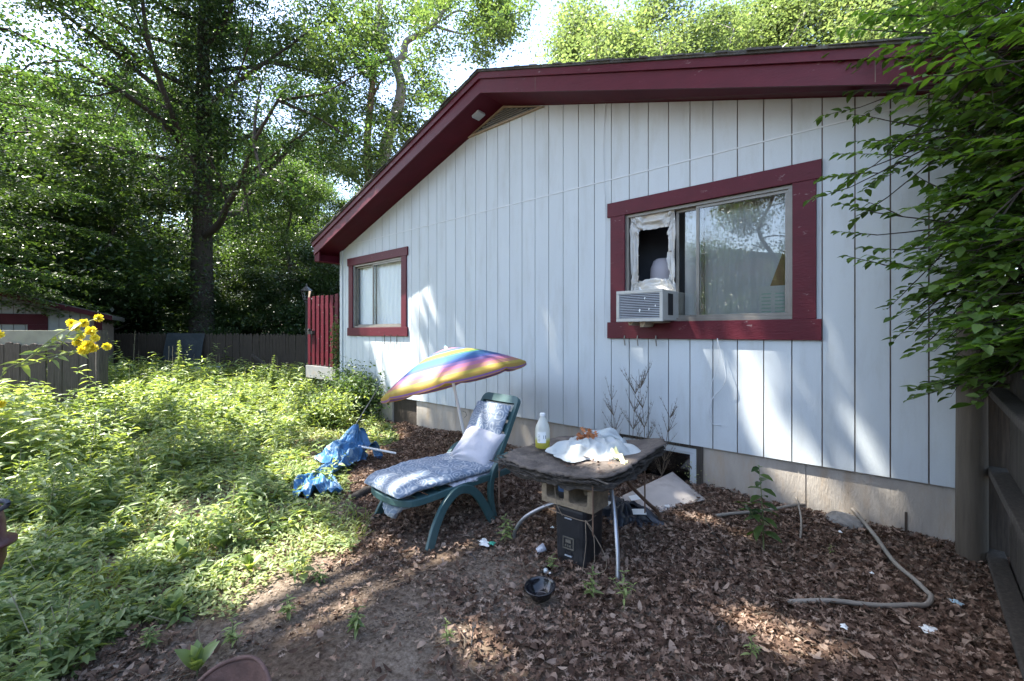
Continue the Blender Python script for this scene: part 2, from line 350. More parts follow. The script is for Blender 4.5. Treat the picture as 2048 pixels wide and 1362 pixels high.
# ================================================================ HOUSE
XL, XR, XC = -7.97, .36, -3.85; ZB = .43; ZT = 4.29; SL = .335
def rz(x): return ZT - (.328 if x < XC else .310) * abs(x - XC)
def rf(x): return ZT + .015 - SL * abs(x - XC)                      # height of wall top / soffit
BIG = (-2.20, -.73, 1.56, 2.65); SMALL = (-7.52, -6.03, 1.54, 2.66)
house = empty('house', (XC, 0, 0), 'pale blue grey board sided house with a maroon trimmed gable roof', 'house')
def hb(mb, *a, **k):                                         # build under the house (world coords -> local)
    o = mb.build(*a, parent=house, **k); o.location = (-XC, 0, 0); return o
def siding():
    f = MB(); b = MB(); g = .0045
    edges = [XL + .085] + [x for x in [-.540 + .2018 * k for k in range(-40, 6)] if XL + .1 < x < XR - .02] + [XR]
    cuts = sorted(set(edges + [BIG[0], BIG[1], SMALL[0], SMALL[1], XC]))
    for x0, x1 in zip(cuts[:-1], cuts[1:]):
        a = x0 + (g if x0 in edges else 0); c = x1 - (g if x1 in edges else 0); mid = (x0 + x1) / 2
        spans = [(ZB, None)]
        for w in (BIG, SMALL):
            if w[0] < mid < w[1]: spans = [(ZB, w[2]), (w[3], None)]
        for z0, z1 in spans:
            t0 = z1 or rz(a) + .1; t1 = z1 or rz(c) + .1
            f.prism([(a, z0), (c, z0), (c, t1), (a, t0)], 0, .012)
            t0 = z1 or rz(x0) + .1; t1 = z1 or rz(x1) + .1
            b.prism([(x0, z0 + .004), (x1, z0 + .004), (x1, t1), (x0, t0)], .0121, .11)
    f.box(XL, XL + .08, -.02, .12, ZB - .02, rz(XL) + .03)
    hb(f, 'wall_siding', M['siding']); hb(b, 'wall_backing', M['groove'])
    j = MB()                                                 # horizontal joint with a thin flashing lip
    for a, c in ((XL + .08, XR),): j.box(a, c, -.006, -.0005, 3.035, 3.046)
    hb(j, 'joint_strip', M['flashing'])
    r = MB()
    r.box(XL, XL + .12, .13, 8, ZB, 3.0); r.box(XR - .12, XR, .13, 8, ZB, 3.0); r.box(XL + .12, XR - .12, 7.9, 8, ZB, 3.0)
    hb(r, 'side_wall', M['siding'])
    rm = MB(); rm.box(-4.5, XR - .13, 3.2, 3.25, .6, 2.8); rm.box(XL + .13, -4.6, 2.5, 2.55, .6, 2.8); rm.box(-4.56, -4.5, .12, 3.2, .6, 2.8)
    rm.box(XL + .13, XR - .13, .12, 3.3, 2.82, 2.87); rm.box(XL + .13, XR - .13, .12, 3.3, .55, .6)
    hb(rm, 'room', M['room'])
siding()
def foundation():
    b = MB(); j0, j1 = -.655, -.645
    for a, c in ((-5.7, -2.27), (-1.44, j0), (j1, XR)): b.box(a, c, .028, .22, -.3, ZB - .003)
    b.box(-2.27, -1.44, .028, .22, -.3, -.06)
    b.box(XL, -6.35, .03, .22, -.3, ZB - .003); b.box(j0, j1, .036, .22, -.3, ZB - .003)
    for a in (-4.52, -3.2): b.box(a, a + .012, .025, .03, -.3, ZB - .02)
    o = hb(b, 'foundation', M['concrete'])
    s = MB(); s.box(XL, XR, .02, .2, ZB - .003 , ZB + .001); hb(s, 'sill_plate', M['rawwood'])
    d = MB(); d.box(-6.35, -5.7, .06, .08, -.3, ZB); hb(d, 'crawl_hatch', M['oldwood2'])
    v = MB(); v.box(XR - .42, XR - .405, .024, .03, -.05, .2); hb(v, 'crack_filler', M['oldwood2'])
foundation()
def roof():
    OV = .41
    def band(mb, y0, y1, lo, hi, xl, xr):
        "chevron band between lo and hi above the fascia's lower line"
        zt = rf(XC)
        mb.prism([(xl, rf(xl) + lo), (XC, zt + lo), (XC, zt + hi), (xl, rf(xl) + hi)], y0, y1)
        mb.prism([(XC, zt + lo), (xr, rf(xr) + lo), (xr, rf(xr) + hi), (XC, zt + hi)], y0, y1)
    xl, xr = -8.14, XR + .6
    lo = MB(); band(lo, -OV - .02, -OV, -.012, .145, xl, xr); hb(lo, 'fascia', M['red'])
    up = MB(); band(up, -OV - .045, -OV, .147, .218, xl - .02, xr); hb(up, 'fascia', M['red'])
    s = MB()
    for a, c in ((xl, XC), (XC, xr)):
        V = [(a, -OV + .001, rf(a)), (c, -OV + .001, rf(c)), (c, .0, rz(c)), (a, .0, rz(a))]
        s.add(V + [(x, y, z + .01) for x, y, z in V], [(0, 1, 2, 3), (7, 6, 5, 4), (0, 4, 5, 1), (1, 5, 6, 2), (2, 6, 7, 3), (3, 7, 4, 0)])
    hb(s, 'soffit', M['redflat'])
    # eave return at the left end
    rt = MB(); rt.prism([(xl + .02, rf(xl) - .12), (XL + .0, rf(xl) - .13), (XL + .0, rf(XL) - .013), (xl + .02, rf(xl + .02) - .013)], -OV + .0, -OV + .02)
    rt.box(xl - .005, xl + .018, -OV, 8.2, rf(xl) - .13, rf(xl) + .14); rt.box(xl + .018, XL - .003, -OV + .02, 8.2, rf(xl) - .135, rf(xl) - .12)
    hb(rt, 'eave_box', M['redflat'])
    for x in (-3.02, -.2, -6.1):
        jt = MB(); jt.box(x, x + .004, -OV - .0215, -OV - .001, rf(x) + .0, rf(x) + .14); hb(jt, 'board_joint', M['groove'])
    sh = MB(); band(sh, -OV - .065, 8.3, .220, .240, xl - .06, xr); hb(sh, 'shingles', M['shingle'])
    # ragged shingle edge and debris along the rake
    V = []; F = []; n = 0; R2 = random.Random(3); sb = MB()
    x = xl
    while x < xr - .1:
        w = R2.uniform(.05, .14); z = rf(x + w / 2) + .240; h = R2.uniform(.002, .013)
        Mx = Matrix.Translation((x + w / 2, -OV + .05, z)) @ Matrix.Rotation(math.atan(SL if x > XC else -SL), 4, 'Y')
        sb.box(-w / 2, w / 2, R2.uniform(-.14, -.115), .12, -.004, h, Mx); x += w
    hb(sb, 'shingle_edge', M['shingle'])
    lt = MB(); lt.box(-.06, .06, -.06, .06, -.03, 0, Matrix.Translation((-4.12, -.2, (rf(-4.12) + rz(-4.12)) / 2 - .003)) @ Matrix.Rotation(-math.atan(SL), 4, 'Y')); hb(lt, 'soffit_patch', M['grey'])
roof()
def gable_vent():
    o = empty('gable_vent', (-3.88 - XC, 0, 4.1)); o.parent = house
    def b(mb, *a, **k): q = mb.build(*a, parent=o, **k); q.location = (3.88, 0, -4.1); return q
    zb = 4.075; xl, xr = -4.5, -3.22
    fr = MB(); fr.prism([(xl, zb), (xr, zb), (xr - .05, zb + .018), (xl + .05, zb + .018)], -.03, .0)
    fr.prism([(xl, zb + .001), (xl + .06, zb + .019), (XC, ZT - .03), (XC, ZT - .002)], -.031, -.001)
    fr.prism([(xr, zb + .001), (XC, ZT - .002), (XC, ZT - .03), (xr - .06, zb + .019)], -.031, -.001)
    b(fr, 'vent_frame', M['rawwood'])
    bk = MB(); bk.prism([(xl + .05, zb + .015), (xr - .05, zb + .015), (XC, ZT - .02)], -.006, -.001); b(bk, 'vent_backing', M['dark'])
    ls = MB()
    for k in range(6):
        z = zb + .026 + k * .026; hw = (ZT - .035 - z) / SL
        if hw > .05: ls.box(XC - hw, XC + hw, -.024, -.0065, z, z + .009)
    b(ls, 'louvre', M['whitewood'])
gable_vent()
def frame_rect(mb, x0, x1, z0, z1, w, y0, y1):
    mb.box(x0, x1, y0, y1, z0, z0 + w); mb.box(x0, x1, y0, y1, z1 - w, z1)
    mb.box(x0, x0 + w, y0, y1, z0 + w, z1 - w); mb.box(x1 - w, x1, y0, y1, z0 + w, z1 - w)
def name_big(b_): return b_ is BIG
def window(name, box, ox0, ox1, oz0, oz1, mull, slide):
    x0, x1, z0, z1 = box; cx = (x0 + x1) / 2
    o = empty(name, (cx - XC, 0, z0)); o.parent = house
    def b(mb, *a, par=o, **k):
        q = mb.build(*a, parent=par, **k)
        if par is o: q.location = (-cx, 0, -z0)
        return q
    for za, zb_ in ((oz0, z0 + .005), (z1 - .005, oz1)):       # maroon boards
        t = MB(); t.box(ox0, ox1, -.028, -.001, za, zb_); b(t, 'trim', M['red'], bevel=.003)
    for xa, xb in ((ox0 + .035, x0 + .005), (x1 - .005, ox1 - .035)):
        t = MB(); t.box(xa, xb, -.024, -.001, z0 + .006, z1 - .006); b(t, 'side_trim', M['red'], bevel=.003)
    f = MB(); frame_rect(f, x0 + .006, x1 - .006, z0 + .006, z1 - .006, .03, .004, .09)
    fr = b(f, 'frame', M['alu'], bevel=.002)
    for k, (a, c, y) in enumerate(slide):
        s = MB(); frame_rect(s, a, c, z0 + .036, z1 - .036, .026, y, y + .022); b(s, 'sash', M['alu'], bevel=.002)
        p = MB(); p.box(a + .02, c - .02, y + .009, y + .013, z0 + .056, z1 - .056); b(p, 'pane', M['glass'] if name_big(box) else M['glass2'])
    return o, cx, z0
w2, c2, z2 = window('window', BIG, -2.39, -.54, 1.40, 2.79, -1.47, [(-1.50, BIG[1] - .036, .018), (-1.70, -1.44, .05)])
w1, c1, z1 = window('window', SMALL, -7.69, -5.87, 1.40, 2.79, -6.95, [(SMALL[0] + .036, -6.86, .05), (-6.92, SMALL[1] - .036, .018)])
def curtain(w, cx, z0, x0, x1, zb, zt, y, amp, m, n=60, seed=1, name='curtain', drape=0):
    def fn(u, v):
        x = x0 + (x1 - x0) * u; z = zb + (zt - zb) * v
        yy = y + amp * np.sin(u * (x1 - x0) * 55 + 2 * vnoise(u * 5, v * 2, seed)) * (.4 + .6 * vnoise(u * 6, v * 1.5, seed + 3)) + drape * np.exp(-((u - .8 + .5 * v) / .12) ** 2)
        return x - cx, yy, z - z0
    return grid_mesh(name, n * 2, 24, fn, m, w)
curtain(w2, c2, z2, -1.66, BIG[1] + .1, 1.45, 2.75, .17, .006, M['sheer'], 60, 4)
curtain(w1, c1, z1, SMALL[0] - .02, SMALL[1] + .03, 1.56, 2.75, .115, .006, M['sheer'], 60, 9, drape=-.02)
def sill_hooks(w, cx, z0, xs, m, ln=.08):
    for x in xs:
        h = MB(); h.tube([(x - cx, -.03, 1.40 - z0 + .03), (x - cx, -.036, 1.40 - z0 - .01), (x - cx + .006, -.034, 1.40 - z0 - ln)], .006, 6); h.build('bracket', m, w)
sill_hooks(w2, c2, z2, (-2.19, -2.05, -1.86), M['alu'], .07)
sill_hooks(w1, c1, z1, (-6.48, -6.30, -6.13), M['oldwood'], .13)
# basement window
bw = empty('basement_window', (-1.86 - XC, 0, 0)); bw.parent = house
def bb(mb, *a, **k): q = mb.build(*a, parent=bw, **k); q.location = (1.86, 0, 0); return q
f = MB(); frame_rect(f, -2.24, -1.50, -.03, .395, .045, .03, .09); bb(f, 'frame', M['vinyl'], bevel=.004)
f = MB(); frame_rect(f, -2.195, -1.545, .015, .35, .02, .045, .085); bb(f, 'sash', M['vinyl'])
f = MB(); f.box(-2.27, -2.243, .02, .2, -.06, ZB - .006); f.box(-1.497, -1.44, .016, .2, -.06, ZB - .006); f.box(-2.243, -1.497, .02, .2, .398, ZB - .006); bb(f, 'jamb', M['oldwood'])
f = MB(); f.box(-2.18, -1.56, .062, .066, .03, .335); bb(f, 'pane', M['glass'])
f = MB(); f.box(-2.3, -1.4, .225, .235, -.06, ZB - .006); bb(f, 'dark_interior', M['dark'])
# cables on the wall
cb = MB(); cb.tube(spline([(-2.42, -.006, rz(-2.42)), (-2.44, -.01, 3.4), (-2.415, -.008, 2.5), (-2.43, -.008, 1.9), (-2.42, -.03, 1.41)], 6), .003, 5)
hb(cb, 'cable', M['flashing'])
cb = MB(); cb.tube(spline([(-1.30, -.03, 1.41), (-1.27, -.05, 1.3), (-1.22, -.06, 1.1), (-1.26, -.04, .98), (-1.33, -.03, .9), (-1.37, -.02, .78), (-1.35, -.012, .66), (-1.28, -.012, .65)], 6), .0035, 5)
cb.tube(spline([(-1.30, -.03, 1.41), (-1.29, -.035, 1.2), (-1.35, -.03, 1.0), (-1.36, -.02, .85)], 6), .003, 5); hb(cb, 'cable', M['flashing'])

# ---------------- things in and at the big window
ac = empty('air_conditioner', (-1.9, -.1, 1.55), 'dirty beige box air conditioner jutting out of the large window', 'air conditioner')
def ab(mb, *a, par=None, **k): q = mb.build(*a, parent=par or ac, **k); q.location = (1.9, .1, -1.55); return q
a = MB(); x0, x1, y0, y1, za, zb = -2.125, -1.672, -.31, .22, 1.568, 1.845
a.box(x0 + .008, x1 - .004, y0 + .02, y1, za, zb); ab(a, 'case', M['ac'], bevel=.008)
a = MB(); frame_rect(a, x0, x1 + .002, za - .008, zb + .004, .03, y0 - .01, y0 + .02); ab(a, 'front_frame', M['ac'], bevel=.004)
a = MB(); a.box(x0 + .03, x1 - .028, y0 + .012, y0 + .018, za + .02, zb - .026); ab(a, 'coil', M['dark'])
a = MB()
for k in range(15): a.box(x0 + .03, x1 - .028, y0 - .002, y0 + .0115, za + .026 + k * .0155, za + .033 + k * .0155)
ab(a, 'grille', M['grey'])
a = MB(); a.box(x1 - .0035, x1 - .001, y0 + .12, y0 + .23, za + .05, zb - .03); ab(a, 'side_vent', M['dark'])
R2 = random.Random(5)
for cx, cz, w in ((-1.84, 1.77, .006), (-1.89, 1.66, .008), (-1.80, 1.67, .005), (-1.74, 1.70, .005)):
    a = MB(); a.prism([(cx - w, cz), (cx, cz - w * 2), (cx + w, cz + w), (cx, cz + w * 2.2)], y0 - .006, y0 - .003); ab(a, 'paint_fleck', M['paper'])

pl = MB()
for cx, cz, w, h in ((-2.02, 1.545, .05, .035), (-1.9, 1.535, .06, .05), (-1.76, 1.553, .1, .012)):
    pl.prism([(cx - w / 2, cz + h / 2), (cx - w / 2 + .01, cz - h / 2), (cx + w / 2 - .015, cz - h / 2 + .006), (cx + w / 2, cz + h / 2)], -.24, -.04)
q = pl.build('wood_shim', M['rawwood']); tag(q, 'bits of torn yellowish wood wedged under the air conditioner', 'wedge')
# crumpled plastic stuffed round the gap above the unit
def wplastic():
    def ring(u, v):
        an = u * 2 * PI; ox, oz = .225, .385; ix, iz = .155, .245
        sx = np.clip(1.25 * np.sign(np.cos(an)) * np.abs(np.cos(an)) ** .5, -1, 1); sz = np.clip(1.25 * np.sign(np.sin(an)) * np.abs(np.sin(an)) ** .5, -1, 1)
        rx = ox + (ix - ox) * v; rzv = oz + (iz - oz) * v
        nz = fbm(u * 34, v * 4, 5) - .47
        x = -1.925 + sx * (rx + .05 * nz * v); z = 2.23 + sz * (rzv + .06 * nz * v) + .02 * (1 - v)
        y = .03 + .075 * nz + .02 * v + .005 * np.sin(u * 60 + 6 * v + 8 * nz)
        return x, y, z
    o = grid_mesh('window_plastic', 260, 16, ring, M['plastic']); tag(o, 'crumpled dirty white plastic sheeting stuffed round the gap over the air conditioner', 'plastic sheet')
    f = MB(); f.box(-2.13, -1.70, .06, .075, 1.85, 1.93); q = f.build('filler_board', M['white']); tag(q, 'white strip standing on top of the air conditioner under the hole', 'board')
wplastic()
lamp = empty('table_lamp', (-1.98, .42, 1.55), 'grey rounded lamp seen through the hole in the window plastic', 'lamp')
l_ = MB(); l_.lathe([(.05, .28), (.10, .33), (.135, .45), (.13, .58), (.10, .66), (.07, .68), (0, .68)]); l_.build('lamp_shade', mat('lamp_grey', (.55, .52, .56), .6, .04), lamp, smooth=True)
l_ = MB(); l_.lathe([(0, -.9), (.1, -.9), (.1, -.86), (.03, -.82), (.03, .27), (0.05, .28)]); l_.build('lamp_base', M['dark'], lamp, smooth=True)
l_ = MB(); l_.box(-2.32, -1.69, .56, .58, 1.5, 2.78); q = l_.build('dark_curtain', mat('navy_cloth', (.045, .055, .075), .8, .1)); tag(q, 'dark blind hanging behind the grey lamp', 'blind')
l_ = MB(); l_.box(-1.0, -.79, .095, .105, 1.60, 1.85); q = l_.build('paper_sheet', M['paper']); tag(q, 'white printed sheet standing in the lower right corner of the big window', 'paper')
g_ = MB()
for i in range(2):
    for k in range(6): g_.box(-.98 + i * .1, -.91 + i * .1, .0925, .0945, 1.63 + k * .03, 1.64 + k * .03)
g2 = g_.build('printed_lines', mat('pale_green_ink', (.45, .68, .58), .8, .05), q)
l_ = MB(); l_.prism([(-.93, 1.856), (-.77, 1.856), (-.77, 2.17), (-.83, 2.15)], .16, .168); q = l_.build('cardboard', M['card']); tag(q, 'brown cardboard flap leaning inside the big window above the white sheet', 'cardboard')

# ================================================================ NEIGHBOUR HOUSE behind the photographer (reflected in the panes)
nh = empty('neighbour_house', (-7, -19, 0), 'low brown house across the yard with a dark gable roof and one barred window', 'house')
a = MB(); a.prism([(-9, 0), (9, 0), (9, 3.2), (0, 5.2), (-9, 3.2)], -6, 0); a.build('wall', M['brick'], nh)
a = MB(); a.prism([(-9.4, 3.2), (0, 5.25), (9.4, 3.2), (9.4, 3.4), (0, 5.5), (-9.4, 3.4)], -6.3, .4); a.build('roof', M['shingle'], nh)
a = MB(); a.box(3.5, 5.2, .01, .05, 1.2, 2.4); a.build('window', M['dark'], nh)
nh['label'] = 'low brown house across the yard with a dark gable roof, mirrored in the big window'
#@@FENCES
# ================================================================ FENCES, SHED, DECK
def picket_row(mb, p0, p1, h, w, gapf, R_, top='round', th=.02, zb=0, hj=.03, lean=.01, miss=0.0):
    p0 = np.array(p0, float); p1 = np.array(p1, float); d = p1 - p0; L = np.hypot(*d); d /= L; nrm = np.array([-d[1], d[0]]); s = 0
    yaw = math.atan2(d[1], d[0])
    while s < L:
        ww = w * R_.uniform(.85, 1.12); c = p0 + d * (s + ww / 2); hh = h(s / L) + R_.uniform(-hj, hj); z0 = float(gz(c[0], c[1])) + zb
        if R_.random() >= miss:
            Mx = Matrix.Translation((c[0] + nrm[0] * R_.uniform(-.006, .006), c[1] + nrm[1] * R_.uniform(-.006, .006), 0)) @ Matrix.Rotation(yaw, 4, 'Z') @ Matrix.Rotation(R_.uniform(-lean, lean), 4, 'Y')
            a = ww * .5 * (1 - gapf)
            if top == 'point': pts = [(-a, z0), (a, z0), (a, hh - .07), (a * .25, hh), (-a * .25, hh), (-a, hh - .07)]
            elif top == 'round': pts = [(-a, z0), (a, z0), (a, hh - .05), (a * .7, hh - .01), (0, hh), (-a * .7, hh - .01), (-a, hh - .05)]
            else: pts = [(-a, z0), (a, z0), (a, hh), (-a, hh)]
            t = MB(); t.prism(pts, -th / 2, th / 2); mb.add([Mx @ Vector(p) for p in t.v], t.f)
        s += ww
R3 = random.Random(11)
A0 = G(150, 757)[:2]; A1 = G(640, 757)[:2]
# rear stockade fence
fo = empty('stockade_fence', (A0[0], A0[1], 0), 'dark weathered stockade fence along the back of the yard below the trees', 'fence')
def fb(mb, name, m, **k): q = mb.build(name, m, fo, **k); q.location = (-A0[0], -A0[1], 0); return q
a = MB(); picket_row(a, A0, A1, lambda s: 1.47 - .07 * s, .105, .06, R3, 'point', miss=.012, lean=.008, hj=.02); fb(a, 'pickets', M['oldwood2'])
a = MB()
dd = (A1 - A0) / np.linalg.norm(A1 - A0); nn = np.array([-dd[1], dd[0]])
for z in (.35, 1.2):
    b0, b1 = A0 + nn * .06, A1 + nn * .06; a.plank((b0[0], b0[1], z), (b1[0], b1[1], z - .05), .05, .08)
fb(a, 'rail', M['oldwood2'])
def at_fence(px, off=0.0, z=0.0):
    "point on the rear fence line seen at px, moved off metres towards the camera"
    d = ray(px, HOR)[:2]; o = np.array(CAM[:2]); m_ = np.array([[d[0], -dd[0]], [d[1], -dd[1]]]); s = np.linalg.solve(m_, A0 - o)
    p = o + d * s[0] - nn * off * np.sign(np.dot(nn, d)); return (p[0], p[1], z)
def loose(px0, py0, px1, py1, name, label, cat, w, m, off0=.3, off1=.15, th=.03, group=None):
    def pt(px, py, off):
        p = at_fence(px, off); t = np.dot(np.array(p[:2]) - np.array(CAM[:2]), FW); return (p[0], p[1], CAM[2] - t * (py - HOR) / FPX)
    a = MB(); p = pt(px0, py0, off0); q_ = pt(px1, py1, off1); a.plank((0, 0, 0), tuple(np.array(q_) - np.array(p)), th, w)
    q = a.build(name, m); q.location = p; return tag(q, label, cat, group)
# grey panel leaning on the fence
pp0 = at_fence(337, .42, .0); pp1 = at_fence(412, .42, .0); tp0 = at_fence(337, .06, 1.45); tp1 = at_fence(412, .06, 1.43)
a = MB(); pn = [Vector(pp0), Vector(pp1), Vector(tp1), Vector(tp0)]; off = Vector((nn[0], nn[1], 0)) * .018 * np.sign(np.dot(nn, FW))
a.add([p for p in pn] + [p + off for p in pn], [(0, 1, 2, 3), (7, 6, 5, 4), (0, 4, 5, 1), (1, 5, 6, 2), (2, 6, 7, 3), (3, 7, 4, 0)])
q = a.build('leaning_panel', M['navy']); tag(q, 'tall plain grey blue panel leaning against the back fence', 'panel')
loose(290, 754, 387, 712, 'loose_board', 'long thin board sloping across the foot of the grey blue panel', 'board', .09, M['oldwood'], .9, .5, group='loose boards by the back fence')
loose(430, 752, 468, 735, 'loose_board', 'short pale board lying right of the grey blue panel', 'board', .09, M['oldwood'], .9, .5, group='loose boards by the back fence')
loose(465, 733, 552, 745, 'loose_board', 'long board lying almost level low against the fence', 'board', .07, M['oldwood'], .5, .5, group='loose boards by the back fence')
loose(514, 710, 582, 746, 'loose_board', 'board sloping down to the right near the maroon deck rail', 'board', .09, M['oldwood'], .3, .8, group='loose boards by the back fence')
loose(218, 700, 262, 738, 'loose_board', 'upper of two boards sloping down beside the shed corner', 'board', .12, M['oldwood'], .3, .9, group='loose boards by the back fence')
loose(206, 712, 238, 738, 'loose_board', 'lower thin board sloping down beside the shed corner', 'board', .08, M['oldwood'], .3, .9, group='loose boards by the back fence')
# junk heap beside the shed
jb = at_fence(240, 1.3, 0.0); jh = empty('junk_box', jb, 'low brown red box beside the shed covered by a grey tarp', 'box')
a = MB(); a.box(-.75, .75, -.3, .3, 0, .28, Matrix.Rotation(TH, 4, 'Z')); a.build('box_side', M['plyred'], jh, bevel=.01)
def tarp(u, v):
    x = (u - .5) * 1.75; y = (v - .5) * .95; z = .30 + .16 * fbm(u * 5, v * 4, 31) - .35 * np.clip(.18 - v, 0, 1) - .2 * np.abs(u - .5) ** 3 * 4
    z = z + .03 * np.sin(u * 30 + 8 * v); c, s_ = math.cos(TH), math.sin(TH); return jb[0] + x * c - y * s_, jb[1] + x * s_ + y * c, jb[2] + z
q = grid_mesh('grey_tarp', 60, 34, tarp, mat('grey_tarp', (.30, .34, .36), .5, .25, 6, .3)); tag(q, 'crumpled grey tarp thrown over the box beside the shed', 'tarp')
# wheelbarrow like dark tub and red bag at the fence
p = at_fence(448, .9, .05); tb = empty('dark_tub', p, 'round dark tub half hidden in the weeds at the back fence', 'tub')
a = MB(); a.lathe([(0, .0), (.2, 0), (.3, .3), (.36, .36), (.34, .37), (.27, .3), (.18, .03), (0, .03)]); a.build('bowl', M['black'], tb, smooth=True)
a = MB(); a.tube([(.36 * math.cos(t), .36 * math.sin(t), .37) for t in np.linspace(0, 2 * PI, 25)], .02, 6); a.build('rim', M['grey'], tb, smooth=True)

# near left fence with a board on top
B1 = G(192, 833)[:2]; B0 = B1 - np.array(RT) * 3.6
nf = empty('picket_fence', (B1[0], B1[1], 0), 'old grey picket fence standing below the yellow flowers', 'fence')
def nb(mb, name, m, **k): q = mb.build(name, m, nf, **k); q.location = (-B1[0], -B1[1], 0); return q
a = MB(); picket_row(a, B0, B1, lambda s: 1.27, .155, .05, R3, 'round', th=.03, lean=.012, hj=.03); nb(a, 'pickets', M['oldwood'], bevel=.006)
bw0 = B0 + np.array(FW) * .05; bw1 = B1 + np.array(FW) * .05
a = MB(); a.plank((bw0[0], bw0[1], 1.33), (bw1[0], bw1[1], 1.31), .03, .36, ); nb(a, 'top_panel', mat('mossy_ply', (.20, .205, .165), .9, .2, 5, .3, dirt=(.12, .15, .09), dirt_amt=.5, dscale=2.5), bevel=.004)
a = MB(); a.tube([(B1[0] + .05, B1[1] + .07, -.2), (B1[0] + .05, B1[1] + .07, 1.5)], .085, 12); nb(a, 'post', M['oldwood'], smooth=False)

# shed
S1 = G(202, 775)[:2]; wS = 4.6; S0 = S1 - np.array(RT) * wS
sh = empty('shed', (S1[0], S1[1], 0), 'small white boarded garden shed with dark maroon trim under the trees', 'shed', rz=TH + .62)
a = MB()
for k in range(int(wS / .2)): 
    xa = -wS + k * .2; f_ = lambda x: 1.86 + .27 * min(-x, x + wS + 0.0) if True else 0
    a.prism([(xa + .006, 0), (xa + .194, 0), (xa + .194, 1.86 + .27 * min(-(xa + .194), xa + .194 + wS)), (xa + .006, 1.86 + .27 * min(-(xa + .006), xa + .006 + wS))], 0, .02)
a.build('wall', mat('shed_white', (.16, .175, .17), .8, .08, dirt=(.16, .18, .15), dirt_amt=.5, dscale=1.5), sh)
a = MB(); a.prism([(-wS, 0), (0, 0), (0, 1.86), (-wS / 2, 1.86 + .27 * wS / 2), (-wS, 1.86)], .021, 2.6); a.build('wall_core', M['groove'], sh)
a = MB(); a.prism([(-wS - .3, 1.80), (-wS / 2, 1.88 + .27 * wS / 2), (.25, 1.80), (.25, 1.92), (-wS / 2, 2.02 + .27 * wS / 2), (-wS - .3, 1.92)], -.22, 2.7); a.build('roof', M['shingle'], sh)
a = MB(); a.prism([(-wS - .3, 1.76), (-wS / 2, 1.86 + .27 * wS / 2), (.25, 1.78), (.25, 1.90), (-wS / 2, 1.98 + .27 * wS / 2), (-wS - .3, 1.9)], -.25, -.225); a.build('fascia', M['shedred'], sh)
a = MB(); a.box(-.13, .03, -.03, -.002, 0, 1.86); a.build('corner_trim', M['shedred'], sh)
dr = empty('door'); dr.parent = sh
a = MB(); a.box(-3.6, -1.0, -.03, -.002, 1.66, 1.92); a.box(-1.35, -1.0, -.029, -.002, .0, 1.659); a.box(-3.6, -3.3, -.029, -.002, .0, 1.659); a.build('frame', M['shedred'], dr)
for x in (-2.95, -2.2): a = MB(); a.box(x - .04, x + .04, -.05, -.031, 1.8, 1.86); a.build('hinge', M['alu'], dr)

# maroon deck rail behind the house corner
dk = empty('deck', (-10, .6, 0), 'small raised deck with a maroon board rail and lattice skirt at the house corner', 'deck')
a = MB(); xs_ = np.arange(-10.62, -7.9, .215)
for k, x in enumerate(xs_):
    a.box(x + 10, x + 10 + .13, -.02, .0, .72, 2.28 + R3.uniform(-.01, .01))
a.build('rail_boards', M['red'], dk, bevel=.003)
a = MB()
for k, x in enumerate(xs_): a.box(x + 10 + .11, x + 10 + .235, .045, .065, .72, 2.24)
a.build('rear_boards', M['redflat'], dk)
a = MB(); a.box(-.62, 2.03, .001, .044, 2.0, 2.1); a.box(-.62, 2.03, .001, .044, .9, 1.0); a.build('rail', M['redflat'], dk)
a = MB(); a.box(-.66, 2.03, -.05, .0, .42, .7); a.build('rim_board', M['whitewood'], dk, bevel=.004)
a = MB(); a.box(-.66, 2.03, .0, 2.4, .6, .69); a.build('deck_boards', M['oldwood'], dk)
a = MB()
for k in range(22):
    x = -.66 + k * .12; a.plank((x, .0, -.02), (x + .42, .0, .4), .008, .03, (0, 1, 0)); a.plank((x + .42, .012, -.02), (x, .012, .4), .008, .03, (0, 1, 0))
a.build('lattice', M['oldwood'], dk)
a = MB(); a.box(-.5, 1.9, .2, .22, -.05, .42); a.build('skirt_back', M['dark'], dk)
a = MB(); a.box(-.5, -.25, -.09, -.03, 1.42, 1.5); a.tube([(-.38, -.06, 1.5), (-.38, -.12, 1.53)], .03, 8); a.build('wall_bracket', M['black'], dk)

# lamp post
lp_ = D(613, 600, 13.2); lp = empty('lamp_post', (lp_[0], lp_[1], 0), 'black lantern on a post rising behind the maroon deck rail', 'lamp post')
a = MB(); a.lathe([(.06, 0), (.05, .1), (.04, .2), (.035, 2.3), (.05, 2.32), (.05, 2.36), (0, 2.36)], n=14); a.build('pole', M['black'], lp, smooth=True)
a = MB(); a.lathe([(.05, 2.36), (.09, 2.40), (.09, 2.42), (.0, 2.42)], n=6); a.lathe([(.16, 2.66), (.16, 2.68), (.05, 2.78), (.02, 2.80), (.02, 2.86), (0, 2.88)], n=6)
for k in range(6):
    an = k * PI / 3; a.tube([(.085 * math.cos(an), .085 * math.sin(an), 2.42), (.135 * math.cos(an), .135 * math.sin(an), 2.67)], .008, 4)
a.build('lantern_frame', M['black'], lp)
a = MB(); a.lathe([(.08, 2.425), (.128, 2.66)], n=6); a.build('lantern_glass', M['clear'], lp)

